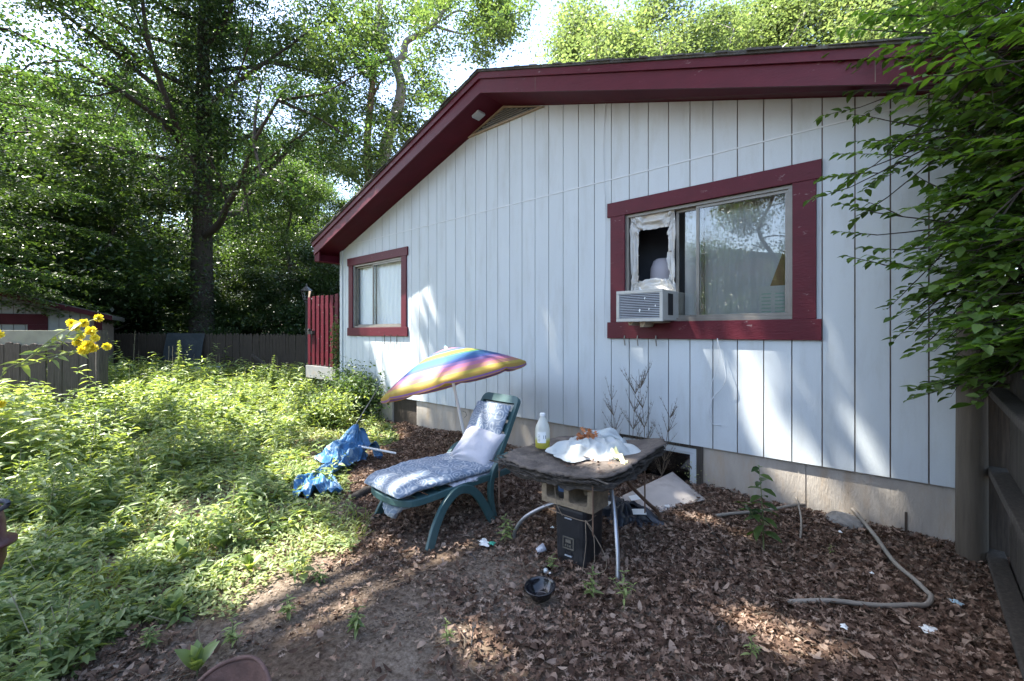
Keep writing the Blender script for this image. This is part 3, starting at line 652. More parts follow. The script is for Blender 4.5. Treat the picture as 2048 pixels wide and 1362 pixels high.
# right fence and post
a = empty('fence_post', (.26, -.16, 0), 'round weathered timber post against the house corner at the right', 'post'); po = a
a = MB(); a.lathe([(.075, -.3), (.074, .5), (.071, 1.2), (.07, 1.62), (.055, 1.64), (0, 1.645)], n=24); a.build('shaft', M['post'], po, smooth=True)
R4 = random.Random(21)
rf = empty('board_fence', (.36, -.1, 0), 'weathered board fence with three rails running along the right edge', 'fence')
a = MB(); y = -.22
while y > -4.9:
    w = R4.uniform(.12, .145); h = 1.5 + R4.uniform(-.02, .02)
    a.box(.055, .075, y - w + .005 + .1, y + .1, .03 + R4.uniform(-.02, .02), h); y -= w + R4.uniform(.0, .006)
a.build('fence_boards', M['oldwood'], rf)
for z0_, z1_, x0_ in ((1.10, 1.02, 0), (.61, .57, 0), (.10, .03, -.01)):
    a = MB(); pts = [(.012 + x0_, -.02, z0_), (.02 + x0_, -1.3, (z0_ + z1_) / 2 - .01), (.01 + x0_, -2.6, z1_), (.01, -4.8, z1_)]
    for p, q_ in zip(pts[:-1], pts[1:]): a.plank(p, q_, .085, .045)
    a.build('rail', M['oldwood'], rf, bevel=.006)
a = MB(); a.box(-.03, .12, .02, .07, 0, 1.5); a.build('end_board', M['oldwood2'], rf)
#@@PROPS
# ================================================================ LOUNGE CHAIR (foot towards the photographer, head at the wall)
def lounger():
    o = empty('lounge_chair', (-2.75, -1.9, 0), 'dark green resin lounge chair with its back raised beside the rotten table', 'lounge chair')
    m = M['chair']
    def b(mb, name, par=o, **k): return mb.build(name, m, par, **k)
    # seat frame: U-shaped rail
    W_ = .31
    rail = [(-W_, .50, .36), (-W_, 0, .34), (-W_ + .01, -.38, .315), (-W_ + .06, -.50, .31), (0 - .1, -.55, .308), (.1, -.55, .308), (W_ - .06, -.50, .31), (W_ - .01, -.38, .315), (W_, 0, .34), (W_, .50, .36)]
    sp = spline(rail, 5); mb = MB()
    V = []; F = []; n = len(sp)
    for i, p in enumerate(sp):
        d = np.array(sp[min(i + 1, n - 1)]) - np.array(sp[max(i - 1, 0)]); d /= np.linalg.norm(d); s_ = np.cross(d, [0, 0, 1]); s_ /= np.linalg.norm(s_)
        for a_, c_ in ((-.016, -.026), (.016, -.026), (.016, .026), (-.016, .026)): V.append(np.array(p) + s_ * a_ + np.array([0, 0, c_]))
    for i in range(n - 1):
        for k in range(4): F.append((i * 4 + k, i * 4 + (k + 1) % 4, i * 4 + 4 + (k + 1) % 4, i * 4 + 4 + k))
    F += [(3, 2, 1, 0), tuple((n - 1) * 4 + k for k in range(4))]
    mb.add(V, F); b(mb, 'seat_frame', bevel=.006)
    sl = MB()
    for k in range(8): y = -.42 + k * .115; sl.box(-W_ + .02, W_ - .02, y, y + .085, .325 + .002 * k, .337 + .002 * k)
    b(sl, 'seat_slats', bevel=.003)
    # arched legs, one pair each side
    for s in (-1, 1):
        mb = MB(); arch = [(s * .40, -.40, -.02), (s * .375, -.33, .12), (s * .345, -.22, .25), (s * .33, -.08, .325), (s * .33, .06, .29), (s * .335, .17, .16), (s * .36, .26, -.02)]
        sp = spline(arch, 5); V = []; F = []; n = len(sp)
        for i, p in enumerate(sp):
            d = np.array(sp[min(i + 1, n - 1)]) - np.array(sp[max(i - 1, 0)]); d /= np.linalg.norm(d); s_ = np.cross(d, [1, 0, 0]); s_ /= np.linalg.norm(s_)
            w = .034
            for a_, c_ in ((-w, -.016), (w, -.016), (w, .016), (-w, .016)): V.append(np.array(p) + s_ * a_ + np.array([c_, 0, 0]))
        for i in range(n - 1):
            for k in range(4): F.append((i * 4 + k, i * 4 + (k + 1) % 4, i * 4 + 4 + (k + 1) % 4, i * 4 + 4 + k))
        F += [(3, 2, 1, 0), tuple((n - 1) * 4 + k for k in range(4))]
        mb.add(V, F); b(mb, 'leg', bevel=.006)
        # arm rest running down into the rear leg
        mb = MB(); arm = [(s * .335, .30, -.02), (s * .325, .27, .14), (s * .32, .27, .30), (s * .32, .32, .42), (s * .32, .42, .49), (s * .32, .56, .50), (s * .315, .70, .48)]
        sp = spline(arch and arm, 5); V = []; F = []; n = len(sp)
        for i, p in enumerate(sp):
            d = np.array(sp[min(i + 1, n - 1)]) - np.array(sp[max(i - 1, 0)]); d /= np.linalg.norm(d); s_ = np.cross(d, [1, 0, 0]); s_ /= np.linalg.norm(s_)
            for a_, c_ in ((-.022, -.022), (.022, -.022), (.022, .022), (-.022, .022)): V.append(np.array(p) + s_ * a_ + np.array([c_, 0, 0]))
        for i in range(n - 1):
            for k in range(4): F.append((i * 4 + k, i * 4 + (k + 1) % 4, i * 4 + 4 + (k + 1) % 4, i * 4 + 4 + k))
        F += [(3, 2, 1, 0), tuple((n - 1) * 4 + k for k in range(4))]
        mb.add(V, F); b(mb, 'armrest', bevel=.006)
    # backrest: rounded frame leaning back, pivot at y=.32
    ang = math.radians(60); Mx = Matrix.Translation((0, .34, .33)) @ Matrix.Rotation(ang, 4, 'X')
    out = []
    w0, w1, L, r = .27, .25, .74, .07
    prof = [(w0, 0), (w0 - .005, L * .5), (w1, L - r)] + [(w1 - r + r * math.cos(t), L - r + r * math.sin(t)) for t in np.linspace(.2, PI / 2, 5)]
    prof = prof + [(-x, y) for x, y in prof[::-1]]
    mb = MB(); V = []; F = []; n = len(prof)
    ins = [(x * .86, min(y, L - .075)) if True else 0 for x, y in prof]
    for z in (-.022, .022):
        V += [Mx @ Vector((x, y, z)) for x, y in prof]; V += [Mx @ Vector((x, y, z)) for x, y in ins]
    for i in range(n - 1):
        F += [(i, i + 1, n + i + 1, n + i), (2 * n + i, 3 * n + i, 3 * n + i + 1, 2 * n + i + 1), (i, 2 * n + i, 2 * n + i + 1, i + 1), (n + i, n + i + 1, 3 * n + i + 1, 3 * n + i)]
    F += [(0, n, 3 * n, 2 * n), (n - 1, 3 * n - 1, 4 * n - 1, 2 * n - 1)]
    mb.add(V, F); b(mb, 'backrest', bevel=.008, seg=3)
    mb = MB()
    for k in range(5): mb.box(-.235, .235, .05 + k * .115, .13 + k * .115, -.006, .006, Mx)
    b(mb, 'back_slats')
    return o
ch = lounger()

def shellcloth():
    "blue grey cloth with a pale shell swirl print"
    m = bpy.data.materials.new('shell_print'); m.use_nodes = True; n, l = nt(m); p = n['Principled BSDF']; p.inputs['Roughness'].default_value = .9
    tc = n.new('ShaderNodeTexCoord'); ns = n.new('ShaderNodeTexNoise'); ns.inputs['Scale'].default_value = 7; l.new(tc.outputs['Object'], ns.inputs['Vector'])
    ad = n.new('ShaderNodeVectorMath'); ad.operation = 'MULTIPLY_ADD'; l.new(ns.outputs['Color'], ad.inputs[0]); ad.inputs[1].default_value = (.07, .07, .07); l.new(tc.outputs['Object'], ad.inputs[2])
    vo = n.new('ShaderNodeTexVoronoi'); vo.inputs['Scale'].default_value = 10; l.new(ad.outputs[0], vo.inputs['Vector'])
    sn = n.new('ShaderNodeMath'); sn.operation = 'MULTIPLY'; sn.inputs[1].default_value = 26; l.new(vo.outputs['Distance'], sn.inputs[0])
    s2 = n.new('ShaderNodeMath'); s2.operation = 'SINE'; l.new(sn.outputs[0], s2.inputs[0])
    r = n.new('ShaderNodeValToRGB'); l.new(s2.outputs[0], r.inputs[0]); e = r.color_ramp.elements
    e[0].position = .0; e[0].color = (.11, .16, .23, 1); e[1].position = 1; e[1].color = (.42, .44, .46, 1)
    x = r.color_ramp.elements.new(.35); x.color = (.22, .27, .34, 1); x = r.color_ramp.elements.new(.8); x.color = (.32, .36, .40, 1)
    n3 = n.new('ShaderNodeTexNoise'); n3.inputs['Scale'].default_value = 3.5; n3.inputs['Detail'].default_value = 5; l.new(tc.outputs['Object'], n3.inputs['Vector'])
    r3 = n.new('ShaderNodeValToRGB'); l.new(n3.outputs[0], r3.inputs[0]); r3.color_ramp.elements[0].position = .42; r3.color_ramp.elements[1].position = .62
    mx = n.new('ShaderNodeMixRGB'); l.new(r3.outputs[0], mx.inputs[0]); l.new(r.outputs[0], mx.inputs[1]); mx.inputs[2].default_value = (.30, .31, .33, 1)
    m3 = n.new('ShaderNodeMixRGB'); m3.inputs[0].default_value = .4; l.new(r.outputs[0], m3.inputs[1]); l.new(mx.outputs[0], m3.inputs[2])
    n5 = n.new('ShaderNodeTexNoise'); n5.inputs['Scale'].default_value = 5; n5.inputs['Detail'].default_value = 4; l.new(tc.outputs['Object'], n5.inputs['Vector']); m5 = n.new('ShaderNodeMixRGB'); f5 = n.new('ShaderNodeMath'); f5.operation = 'MULTIPLY'; f5.inputs[1].default_value = .55; l.new(n5.outputs[0], f5.inputs[0]); l.new(f5.outputs[0], m5.inputs[0]); l.new(m3.outputs[0], m5.inputs[1]); m5.inputs[2].default_value = (.22, .25, .30, 1)
    l.new(m5.outputs[0], p.inputs['Base Color'])
    nb_ = n.new('ShaderNodeTexNoise'); nb_.inputs['Scale'].default_value = 25; l.new(tc.outputs['Object'], nb_.inputs['Vector'])
    bp = n.new('ShaderNodeBump'); bp.inputs['Strength'].default_value = .35; bp.inputs['Distance'].default_value = .01; l.new(nb_.outputs[0], bp.inputs['Height']); l.new(bp.outputs[0], p.inputs['Normal'])
    return m
M['shell'] = shellcloth()
def cushion(name, path, width, th, m, seed, label, cat, taper=None, xc=0.0, nu=90, nv=56, wr=.012, par=None, wfun=None):
    "closed padded sheet: path is the centre line (y,z) pairs; u runs along it, v round the section"
    P = np.array(spline([(0, y, z) for y, z in path], 12)); s = np.r_[0, np.cumsum(np.linalg.norm(np.diff(P, axis=0), axis=1))]; s /= s[-1]
    def fn(u, v):
        y = np.interp(u, s, P[:, 1]); z = np.interp(u, s, P[:, 2]); e = .01
        dy = np.interp(np.clip(u + e, 0, 1), s, P[:, 1]) - np.interp(np.clip(u - e, 0, 1), s, P[:, 1]); dz = np.interp(np.clip(u + e, 0, 1), s, P[:, 2]) - np.interp(np.clip(u - e, 0, 1), s, P[:, 2])
        L = np.hypot(dy, dz) + 1e-9; ny, nz = -dz / L, dy / L
        an = v * 2 * PI; cx = np.sign(np.cos(an)) * np.abs(np.cos(an)) ** .45; cz = np.sign(np.sin(an)) * np.abs(np.sin(an)) ** .6
        end = np.clip(1 - np.abs(2 * u - 1) ** 14, 0, 1) ** .5
        tuft = 1 - .35 * (np.abs(np.sin(u * PI * 5)) ** .25 < .55)
        t = th / 2 * end * (.8 + .4 * fbm(u * 8, cx * 2 + 5, seed)) * tuft
        w = width / 2 * (.97 + .03 * end) * (1 if wfun is None else wfun(u))
        wrk = wr * (fbm(u * 22 + 3 * cx, cx * 5 + 9 + (cz > 0), seed + 5, 3) - .45) * 2 * end
        off = cz * t + wrk + .012 * (fbm(u * 4, cx * 1.5, seed + 9) - .45) * 2
        x = xc + cx * w + .02 * (fbm(u * 6, (cx > 0) * 3., seed + 2) - .45)
        return x, y + ny * off, z + nz * off
    o = grid_mesh(name, nu, nv, fn, m, par)
    return tag(o, label, cat)
q = cushion('seat_cushion', [(.44, .42), (.2, .405), (-.1, .41), (-.38, .40), (-.50, .385), (-.57, .36)], .63, .075, M['shell'], 4, 'faded blue shell print seat cushion draped over the foot of the green lounge chair', 'cushion', xc=-.02,
            wfun=lambda u: np.interp(u, [0, .55, .9, 1], [1, 1.03, .98, .86]))
q.location = (-2.75, -1.9, 0); q0 = q
q = cushion('hanging_corner', [(-.30, .29), (-.42, .27), (-.50, .21), (-.50, .15)], .34, .05, M['shell'], 24, None, None, xc=.03, nu=40, nv=36, par=q0, wfun=lambda u: np.interp(u, [0, .5, 1], [1.2, 1, .35]))
q = cushion('folded_cushion', [(.40, .365), (.2, .355), (.0, .36), (-.12, .358)], .63, .045, M['whitecloth'], 8, 'folded pale cushion layer under the shell print seat cushion', 'cushion', xc=.01)
q.location = (-2.75, -1.9, 0)
ca, sa = math.cos(math.radians(60)), math.sin(math.radians(60))
def onback(d, n): return (.34 + d * ca - n * sa, .33 + d * sa + n * ca)
q = cushion('back_cushion', [onback(.02, .06), onback(.3, .055), onback(.5, .055), onback(.63, .05)], .46, .055, M['shell'], 14, 'blue grey shell print back cushion hung on the raised backrest', 'cushion', xc=-.01, nu=60, nv=44)
q.location = (-2.75, -1.9, 0)
def pillow():
    hw, hh = .235, .19
    c = Vector((-2.72, -1.53, .535)); Rm = Matrix.Rotation(math.radians(10), 3, 'Z') @ Matrix.Rotation(math.radians(50), 3, 'X') @ Matrix.Rotation(math.radians(-6), 3, 'Z')
    n_ = 54; V = []; F = []
    for side in (1, -1):
        for i in range(n_):
            for j in range(n_):
                a = i / (n_ - 1) * 2 - 1; b_ = j / (n_ - 1) * 2 - 1
                pin = 1 - .10 * (1 - a * a) * abs(b_) ** 3 ; pin2 = 1 - .10 * (1 - b_ * b_) * abs(a) ** 3
                t = max(0, (1 - a ** 4) * (1 - b_ ** 4)) ** .55 * .075
                ang_ = math.atan2(b_ + 1.0, a + .9); rd = math.hypot(b_ + 1, a + .9)
                wr = .016 * math.sin(ang_ * 13 + 3 * rd) * math.exp(-rd * 1.0) + .009 * (float(fbm(a * 2.2 + side * 5, b_ * 2.2, 77)) - .45) * 2 * (1 - a ** 6) * (1 - b_ ** 6)
                v = Vector((a * hw * pin2, b_ * hh * pin, side * t + wr)); V.append(Rm @ v + c)
        o_ = 0 if side == 1 else n_ * n_
        for i in range(n_ - 1):
            for j in range(n_ - 1):
                a0 = o_ + i * n_ + j; q_ = (a0, a0 + n_, a0 + n_ + 1, a0 + 1); F.append(q_ if side == 1 else q_[::-1])
    o = npmesh('pillow', [tuple(v) for v in V], F, M['whitecloth'], None, True); tag(o, 'plain off white pillow leaning on the lounge chair back', 'pillow')
pillow()

pv = Vector((-2.75, -1.9, 0)); TT = Matrix.Translation(pv + Vector((-.06, .03, 0))) @ Matrix.Rotation(math.radians(-4), 4, 'Z') @ Matrix.Scale(.93, 4) @ Matrix.Translation(-pv)
for o_ in [k for k in C.objects if k.parent is None and k.name in ('lounge_chair', 'seat_cushion', 'folded_cushion', 'back_cushion', 'pillow')]:
    mw = TT @ Matrix.Translation(o_.location); o_.location = mw.to_translation(); o_.rotation_euler = (0, 0, math.radians(-4)); o_.scale = (.93, .93, .93)
# ================================================================ RAINBOW PARASOL
def rainbow_mat():
    m = bpy.data.materials.new('rainbow_stripes'); m.use_nodes = True; n, l = nt(m); p = n['Principled BSDF']; p.inputs['Roughness'].default_value = .6
    at = n.new('ShaderNodeAttribute'); at.attribute_name = 'stripe'
    r = n.new('ShaderNodeValToRGB'); l.new(at.outputs['Fac'], r.inputs[0]); cr = r.color_ramp
    cols = [(0, (.95, .35, .40)), (.09, (.85, .30, .35)), (.15, (.45, .28, .70)), (.21, (.12, .26, .75)), (.29, (.90, .82, .08)), (.36, (.88, .82, .06)), (.40, (.18, .55, .20)), (.45, (.06, .30, .72)), (.58, (.10, .20, .70)), (.64, (.48, .28, .72)), (.70, (.90, .30, .55)), (.77, (.92, .40, .30)), (.84, (.92, .70, .08)), (.90, (.88, .55, .06)), (.96, (.50, .22, .55)), (.985, (.90, .42, .10))]
    cr.elements[0].position = 0; cr.elements[0].color = (.34, .13, .15, 1); cr.elements.remove(cr.elements[1])
    for ps, c in cols[1:]: e = cr.elements.new(ps); e.color = tuple(.5 * v for v in c) + (1,)
    cr.interpolation = 'CONSTANT'
    n2 = n.new('ShaderNodeTexNoise'); n2.inputs['Scale'].default_value = 9
    hs = n.new('ShaderNodeHueSaturation'); l.new(r.outputs[0], hs.inputs['Color']); hs.inputs['Saturation'].default_value = .95
    t = n.new('ShaderNodeBsdfTranslucent'); mx = n.new('ShaderNodeMixShader'); mx.inputs[0].default_value = .35
    l.new(hs.outputs[0], p.inputs['Base Color']); l.new(hs.outputs[0], t.inputs[0]); l.new(p.outputs[0], mx.inputs[1]); l.new(t.outputs[0], mx.inputs[2]); l.new(mx.outputs[0], n['Material Output'].inputs[0])
    return m
def parasol():
    base = Vector((-3.25, -1.06, 0)); apex = D(892, 697, 4.78); ax = Vector(apex) - base; Lp = ax.length; z_ = ax.normalized()
    x_ = Vector((RT[0], RT[1], 0)); x_ = (x_ - z_ * x_.dot(z_)).normalized(); y_ = z_.cross(x_)
    o = empty('rainbow_parasol', base, 'rainbow striped beach parasol tilted over the lounge chair', 'parasol')
    Mx = Matrix(((x_.x, y_.x, z_.x, 0), (x_.y, y_.y, z_.y, 0), (x_.z, y_.z, z_.z, 0), (0, 0, 0, 1)))
    # extra tilt of the canopy about its hinge
    Rr = .775; H = .335; V = []; F = []; ST = []; NS = 8; na = 10; nr = 14
    Tc = Mx.copy(); cen = Mx @ Vector((0, 0, Lp))
    tilt = Matrix.Rotation(math.radians(6), 4, x_)
    def pt(a, f):
        k = a * NS / (2 * PI); fr = k - math.floor(k); loc = abs(fr - .5) * 2                       # 1 at the rib
        chord = math.cos(PI / NS) / math.cos((fr - .5) * 2 * PI / NS)
        r = Rr * f * chord * (1 - .018 * (1 - loc) * f); z = -H * (f ** 1.5) + .022 * (1 - loc ** 2) * f * (1 - f)
        return r, z
    for i in range(nr + 1):
        f = max(i / nr, .001)
        for j in range(NS * na):
            a = 2 * PI * (j + .0) / (NS * na); r, z = pt(a, f); V.append((r * math.cos(a), r * math.sin(a), z)); ST.append(f * .9)
    nn_ = NS * na
    for kk, (dz, st) in enumerate(((-.03, .95), (-.065, 1.0))):
        for j in range(nn_):
            a = 2 * PI * j / nn_; r, z = pt(a, 1); fr = (j % na) / na
            sc = math.sin(PI * fr) ** .5
            V.append((r * 1.005 * math.cos(a), r * 1.005 * math.sin(a), z + dz * (.62 + .38 * sc))); ST.append(st)
    for i in range(nr + 2):
        for j in range(nn_): F.append((i * nn_ + j, i * nn_ + (j + 1) % nn_, (i + 1) * nn_ + (j + 1) % nn_, (i + 1) * nn_ + j))
    tr = Matrix.Translation(cen) @ tilt @ Mx
    V = [tuple(tr @ Vector(v)) for v in V]
    c = npmesh('canopy', V, F, rainbow_mat(), o, False); at = c.data.attributes.new('stripe', 'FLOAT', 'POINT'); at.data.foreach_set('value', np.array(ST, np.float32))
    for k in range(NS):
        a = 2 * PI * k / NS; mb = MB(); mb.tube([tuple(tr @ Vector((Rr * f * math.cos(a), Rr * f * math.sin(a), -H * f ** 1.5 - .008))) for f in np.linspace(.02, 1, 8)], .003, 5); mb.build('rib', M['alu'], o, smooth=True)
        mb = MB(); mb.tube([tuple(tr @ Vector((.02 * math.cos(a), .02 * math.sin(a), -.36))), tuple(tr @ Vector((.42 * Rr * math.cos(a), .42 * Rr * math.sin(a), -H * .42 ** 1.5 - .01)))], .0025, 5); mb.build('stretcher', M['alu'], o)
    mb = MB(); mb.tube([(0, 0, -.15), tuple(z_ * (Lp + .02))], .0155, 12); mb.build('pole', M['white'], o, smooth=True)
    mb = MB(); mb.tube([tuple(z_ * .62 + x_ * .018), tuple(z_ * .64 + x_ * .045), tuple(z_ * .67 + x_ * .045), tuple(z_ * .69 + x_ * .018)], .004, 6); mb.build('clip', M['alu'], o)
    mb = MB(); mb.tube([tuple(z_ * (Lp + .0)), tuple(z_ * (Lp + .035))], [.012, .006], 8); mb.build('tip', mat('pale_blue', (.3, .6, .75), .5, .05), o)
    for ch_ in o.children:
        if ch_.name.startswith(('canopy', 'rib', 'stretcher')): pass
    return o, tr
pz, _ = parasol()
for ch_ in pz.children:                                     # canopy pieces were laid out about the pole foot
    pass

# ================================================================ COLLAPSED BLUE PARASOL
def blue():
    t0 = np.array([-3.93, -1.52, .40]); top = D(757, 775, 5.9)
    o = empty('collapsed_parasol', tuple(t0 * [1, 1, 0]), 'torn blue and white collapsed parasol lying in the weeds left of the lounge chair', 'parasol')
    t0 = D(712, 852, 5.15); g0 = G(690, 985)
    off = Vector((-t0[0], -t0[1], 0)); o.location = (t0[0], t0[1], 0)
    R = np.array([RT[0], RT[1], 0.]); Fw = np.array([FW[0], FW[1], 0.])
    def fn(u, v):
        an = u * 2 * PI; fold = np.sin(an * 5 + 1.3) * .5 + .35 * np.sin(an * 11 + 4 * v) + 1.2 * (fbm(np.cos(an) * 2 + 5, v * 5 + np.sin(an) * 2, 8) - .45)
        rad = .025 + .21 * v ** .9 * (1 + .45 * fold * v)
        zz = t0[2] * (1 - v) ** 1.15 + .02 + .16 * v * (fbm(u * 14, v * 6, 4) - .3)
        x = t0[0] + rad * np.cos(an) * R[0] * 1.0 + rad * .8 * np.sin(an) * Fw[0] - R[0] * .16 * v
        y = t0[1] + rad * np.cos(an) * R[1] * 1.0 + rad * .8 * np.sin(an) * Fw[1] - R[1] * .16 * v
        return x + off.x, y + off.y, zz
    grid_mesh('fabric', 150, 34, fn, M['bluetarp'], o)
    e0 = np.array(G(694, 925)); e1 = np.array(G(618, 1004)); dv = e1 - e0; sv = np.array([-dv[1], dv[0]]) / np.hypot(dv[0], dv[1])
    def tail(u, v):
        w_ = (.15 + .07 * np.sin(v * 9)) * (u - .5) * 2 + .05 * np.sin(v * 13 + 2)
        x = e0[0] + dv[0] * v + sv[0] * w_; y = e0[1] + dv[1] * v + sv[1] * w_
        z = .03 + .20 * (1 - v) ** 1.5 * np.cos((u - .5) * 2.6) + .12 * fbm(u * 8, v * 12, 44) + .03 * np.sin(u * 22 + v * 9)
        return x + off.x, y + off.y, z
    grid_mesh('torn_fabric', 60, 100, tail, M['bluetarp'], o)
    def flap(u, v):
        x = t0[0] + R[0] * (.02 + .26 * v) + Fw[0] * (.1 * u); y = t0[1] + R[1] * (.02 + .26 * v) + Fw[1] * (.1 * u)
        z = t0[2] * (1 - .5 * v) - .22 * u * (1 - .3 * v) + .05 * np.sin(v * 9 + u * 4) - .04
        x = x + .05 * np.sin(u * 7 + v * 5) * Fw[0]; y = y + .05 * np.sin(u * 7 + v * 5) * Fw[1]
        return x + off.x, y + off.y, z
    grid_mesh('torn_fabric', 30, 40, flap, M['bluetarp'], o)
    mb = MB(); p1 = D(757, 775, 5.6); mb.tube([(off.x + t0[0] - .05, off.y + t0[1], .1), (0, 0, t0[2] + .02), (p1[0] + off.x, p1[1] + off.y, p1[2])], .006, 6); mb.build('rod', M['alu'], o, smooth=True)
    mb = MB(); a0 = np.array(t0) + R * .06 - Fw * .1; mb.tube([(a0[0] + off.x, a0[1] + off.y, .20), (a0[0] + off.x + R[0] * .42, a0[1] + off.y + R[1] * .42, .12)], .012, 6); mb.build('rib', M['white'], o)
blue()

# ================================================================ TABLE with rotten layered top
def table():
    o = empty('rotten_table', (-1.75, -1.45, 0), 'folding table with a delaminated warped wooden top by the basement window', 'table')
    def topz(x, y):                                          # warp: sags to the front, far right corner curls up
        return .605 + .02 * x / .5 - .035 * (1 - (x / .5) ** 2) * np.clip(.3 - y, 0, 1) + .15 * np.clip((x + .15), 0, 1) ** 1.6 * np.clip(y + .55, 0, 1) * 1.3 - .05 * np.clip(-y - .2, 0, 1) * (1 - 1.5 * np.abs(x)) + .015 * fbm(x * 5, y * 5, 4)
    lay = [(0.0, 1.0, 1), (-.010, .985, 2), (-.020, .995, 3), (-.030, .965, 4), (-.041, .95, 5)]
    for k, (dz, sc, sd) in enumerate(lay):
        n = 120; nr = 16; V = []; F = []
        def rim(a):
            c, s_ = math.cos(a), math.sin(a); m_ = (abs(c) ** 6 + abs(s_) ** 6) ** (1 / 6)
            r = .462 / m_ * sc; jag = .09 * (float(fbm(a * 6, 0, sd * 7 + 1)) - .45) + .05 * (float(vnoise(a * 30, 0, sd)) - .5)
            return r * (1 + jag * 1.4)
        rims = [rim(2 * PI * i / n) for i in range(n)]
        droop = .014 * k
        for j in range(nr + 1):
            f = j / nr
            for i in range(n):
                a = 2 * PI * i / n + .0; x = math.cos(a) * rims[i] * f; y = math.sin(a) * rims[i] * f * .96
                edge = max(0, f - .8) / .2
                z = float(topz(x, y)) + dz - edge * droop * (.3 + float(vnoise(a * 4, 1, sd)) * .9)
                V.append((x, y, z + .004))
        for i in range(n):                                   # underside rim for thickness
            V.append((V[nr * n + i][0], V[nr * n + i][1], V[nr * n + i][2] - .0095))
        for j in range(nr + 1):
            for i in range(n): F.append((j * n + i, j * n + (i + 1) % n, (j + 1) * n + (i + 1) % n, (j + 1) * n + i))
        npmesh('tabletop' if k == 0 else 'tabletop_layer', V, F, M['slab'] if k == 0 else M['slabedge'], o, False)
    # splinters along the front and left edges
    R5 = random.Random(9); mb = MB()
    for k in range(70):
        side = R5.random()
        if side < .55: x = R5.uniform(-.42, .42); y = -.435 + R5.uniform(-.02, .03); ang = R5.uniform(-.3, .3)
        else: x = -.44 + R5.uniform(-.03, .03); y = R5.uniform(-.42, .3); ang = R5.uniform(-1.2, -.3) if R5.random() < .5 else R5.uniform(.2, .9)
        L = R5.uniform(.06, .2); z = float(topz(x, y)) - R5.uniform(.008, .045)
        mb.plank((x - L / 2 * math.cos(ang), y - L / 2 * math.sin(ang), z), (x + L / 2 * math.cos(ang), y + L / 2 * math.sin(ang), z - R5.uniform(-.01, .03)), R5.uniform(.006, .02), .003)
    mb.build('splinters', M['slabedge'], o)
    def L(*pts): return [(x + 1.75, y + 1.45, z) for x, y, z in pts]
    legs = [((-1.66, -1.50, .30), (-1.86, -1.62, .28), (-2.05, -1.72, .17), (-2.13, -1.76, .06), (-2.14, -1.77, -.02)),
            ((-1.50, -1.55, .50), (-1.43, -1.62, .36), (-1.35, -1.72, .16), (-1.32, -1.77, .02), (-1.32, -1.78, -.02)),
            ((-1.52, -1.35, .54), (-1.52, -1.25, .40), (-1.48, -1.05, .22), (-1.44, -.92, .10), (-1.44, -.9, -.02)),
            ((-1.95, -1.3, .54), (-2.05, -1.15, .36), (-2.15, -1.0, .15), (-2.18, -.95, -.02))]
    for i, g in enumerate(legs):
        mb = MB(); mb.tube(spline(L(*g), 7), .0135, 10); mb.build('leg', M['steel'] if i in (0, 1) else M['rust'], o, smooth=True)
    for x, y in ((-.47 + .04, -.43), (.32, -.42), (.40, .1)):
        mb = MB(); mb.tube([(x, y, .56), (x + .002, y, .26)], .005, 6); mb.build('brace', M['rust'], o)
    return o
table()
def cinder():
    o = MB(); X0, X1, Y0, Y1, Z0, Z1 = -.19, .19, 0, .2, 0, .19; e = .032
    # cells open towards the front (Y): build as frame of walls
    o.box(X0, X1, Y0, Y1, Z0, Z0 + e); o.box(X0, X1, Y0, Y1, Z1 - e, Z1)
    for a, b_ in ((X0, X0 + e + .006), (-.018, .018), (X1 - e - .006, X1)): o.box(a, b_, Y0, Y1, Z0 + e, Z1 - e)
    for cx0, cx1 in ((X0 + e + .006, -.018), (.018, X1 - e - .006)):
        r = .022
        for (x, z, sx, sz) in ((cx0, Z0 + e, 1, 1), (cx1, Z0 + e, -1, 1), (cx0, Z1 - e, 1, -1), (cx1, Z1 - e, -1, -1)):
            pts = [(x, z)] + [(x + sx * (r - r * math.sin(t)), z + sz * (r - r * math.cos(t))) for t in np.linspace(0, PI / 2, 5)]
            o.prism(pts if sx * sz < 0 else pts[::-1], Y0 + .001, Y1 - .001)
    for cx0, cx1 in ((X0 + e + .006, -.018), (.018, X1 - e - .006)): o.box(cx0, cx1, Y1 - .02, Y1 - .001, Z0 + e, Z1 - e)
    q = o.build('cinder_block', M['block'], bevel=.004); q.location = (-1.655, -1.82, .355); q.rotation_euler = (0, 0, .04)
    tag(q, 'tan cinder block lying on its side between the black bin and the rotten table top', 'cinder block')
cinder()
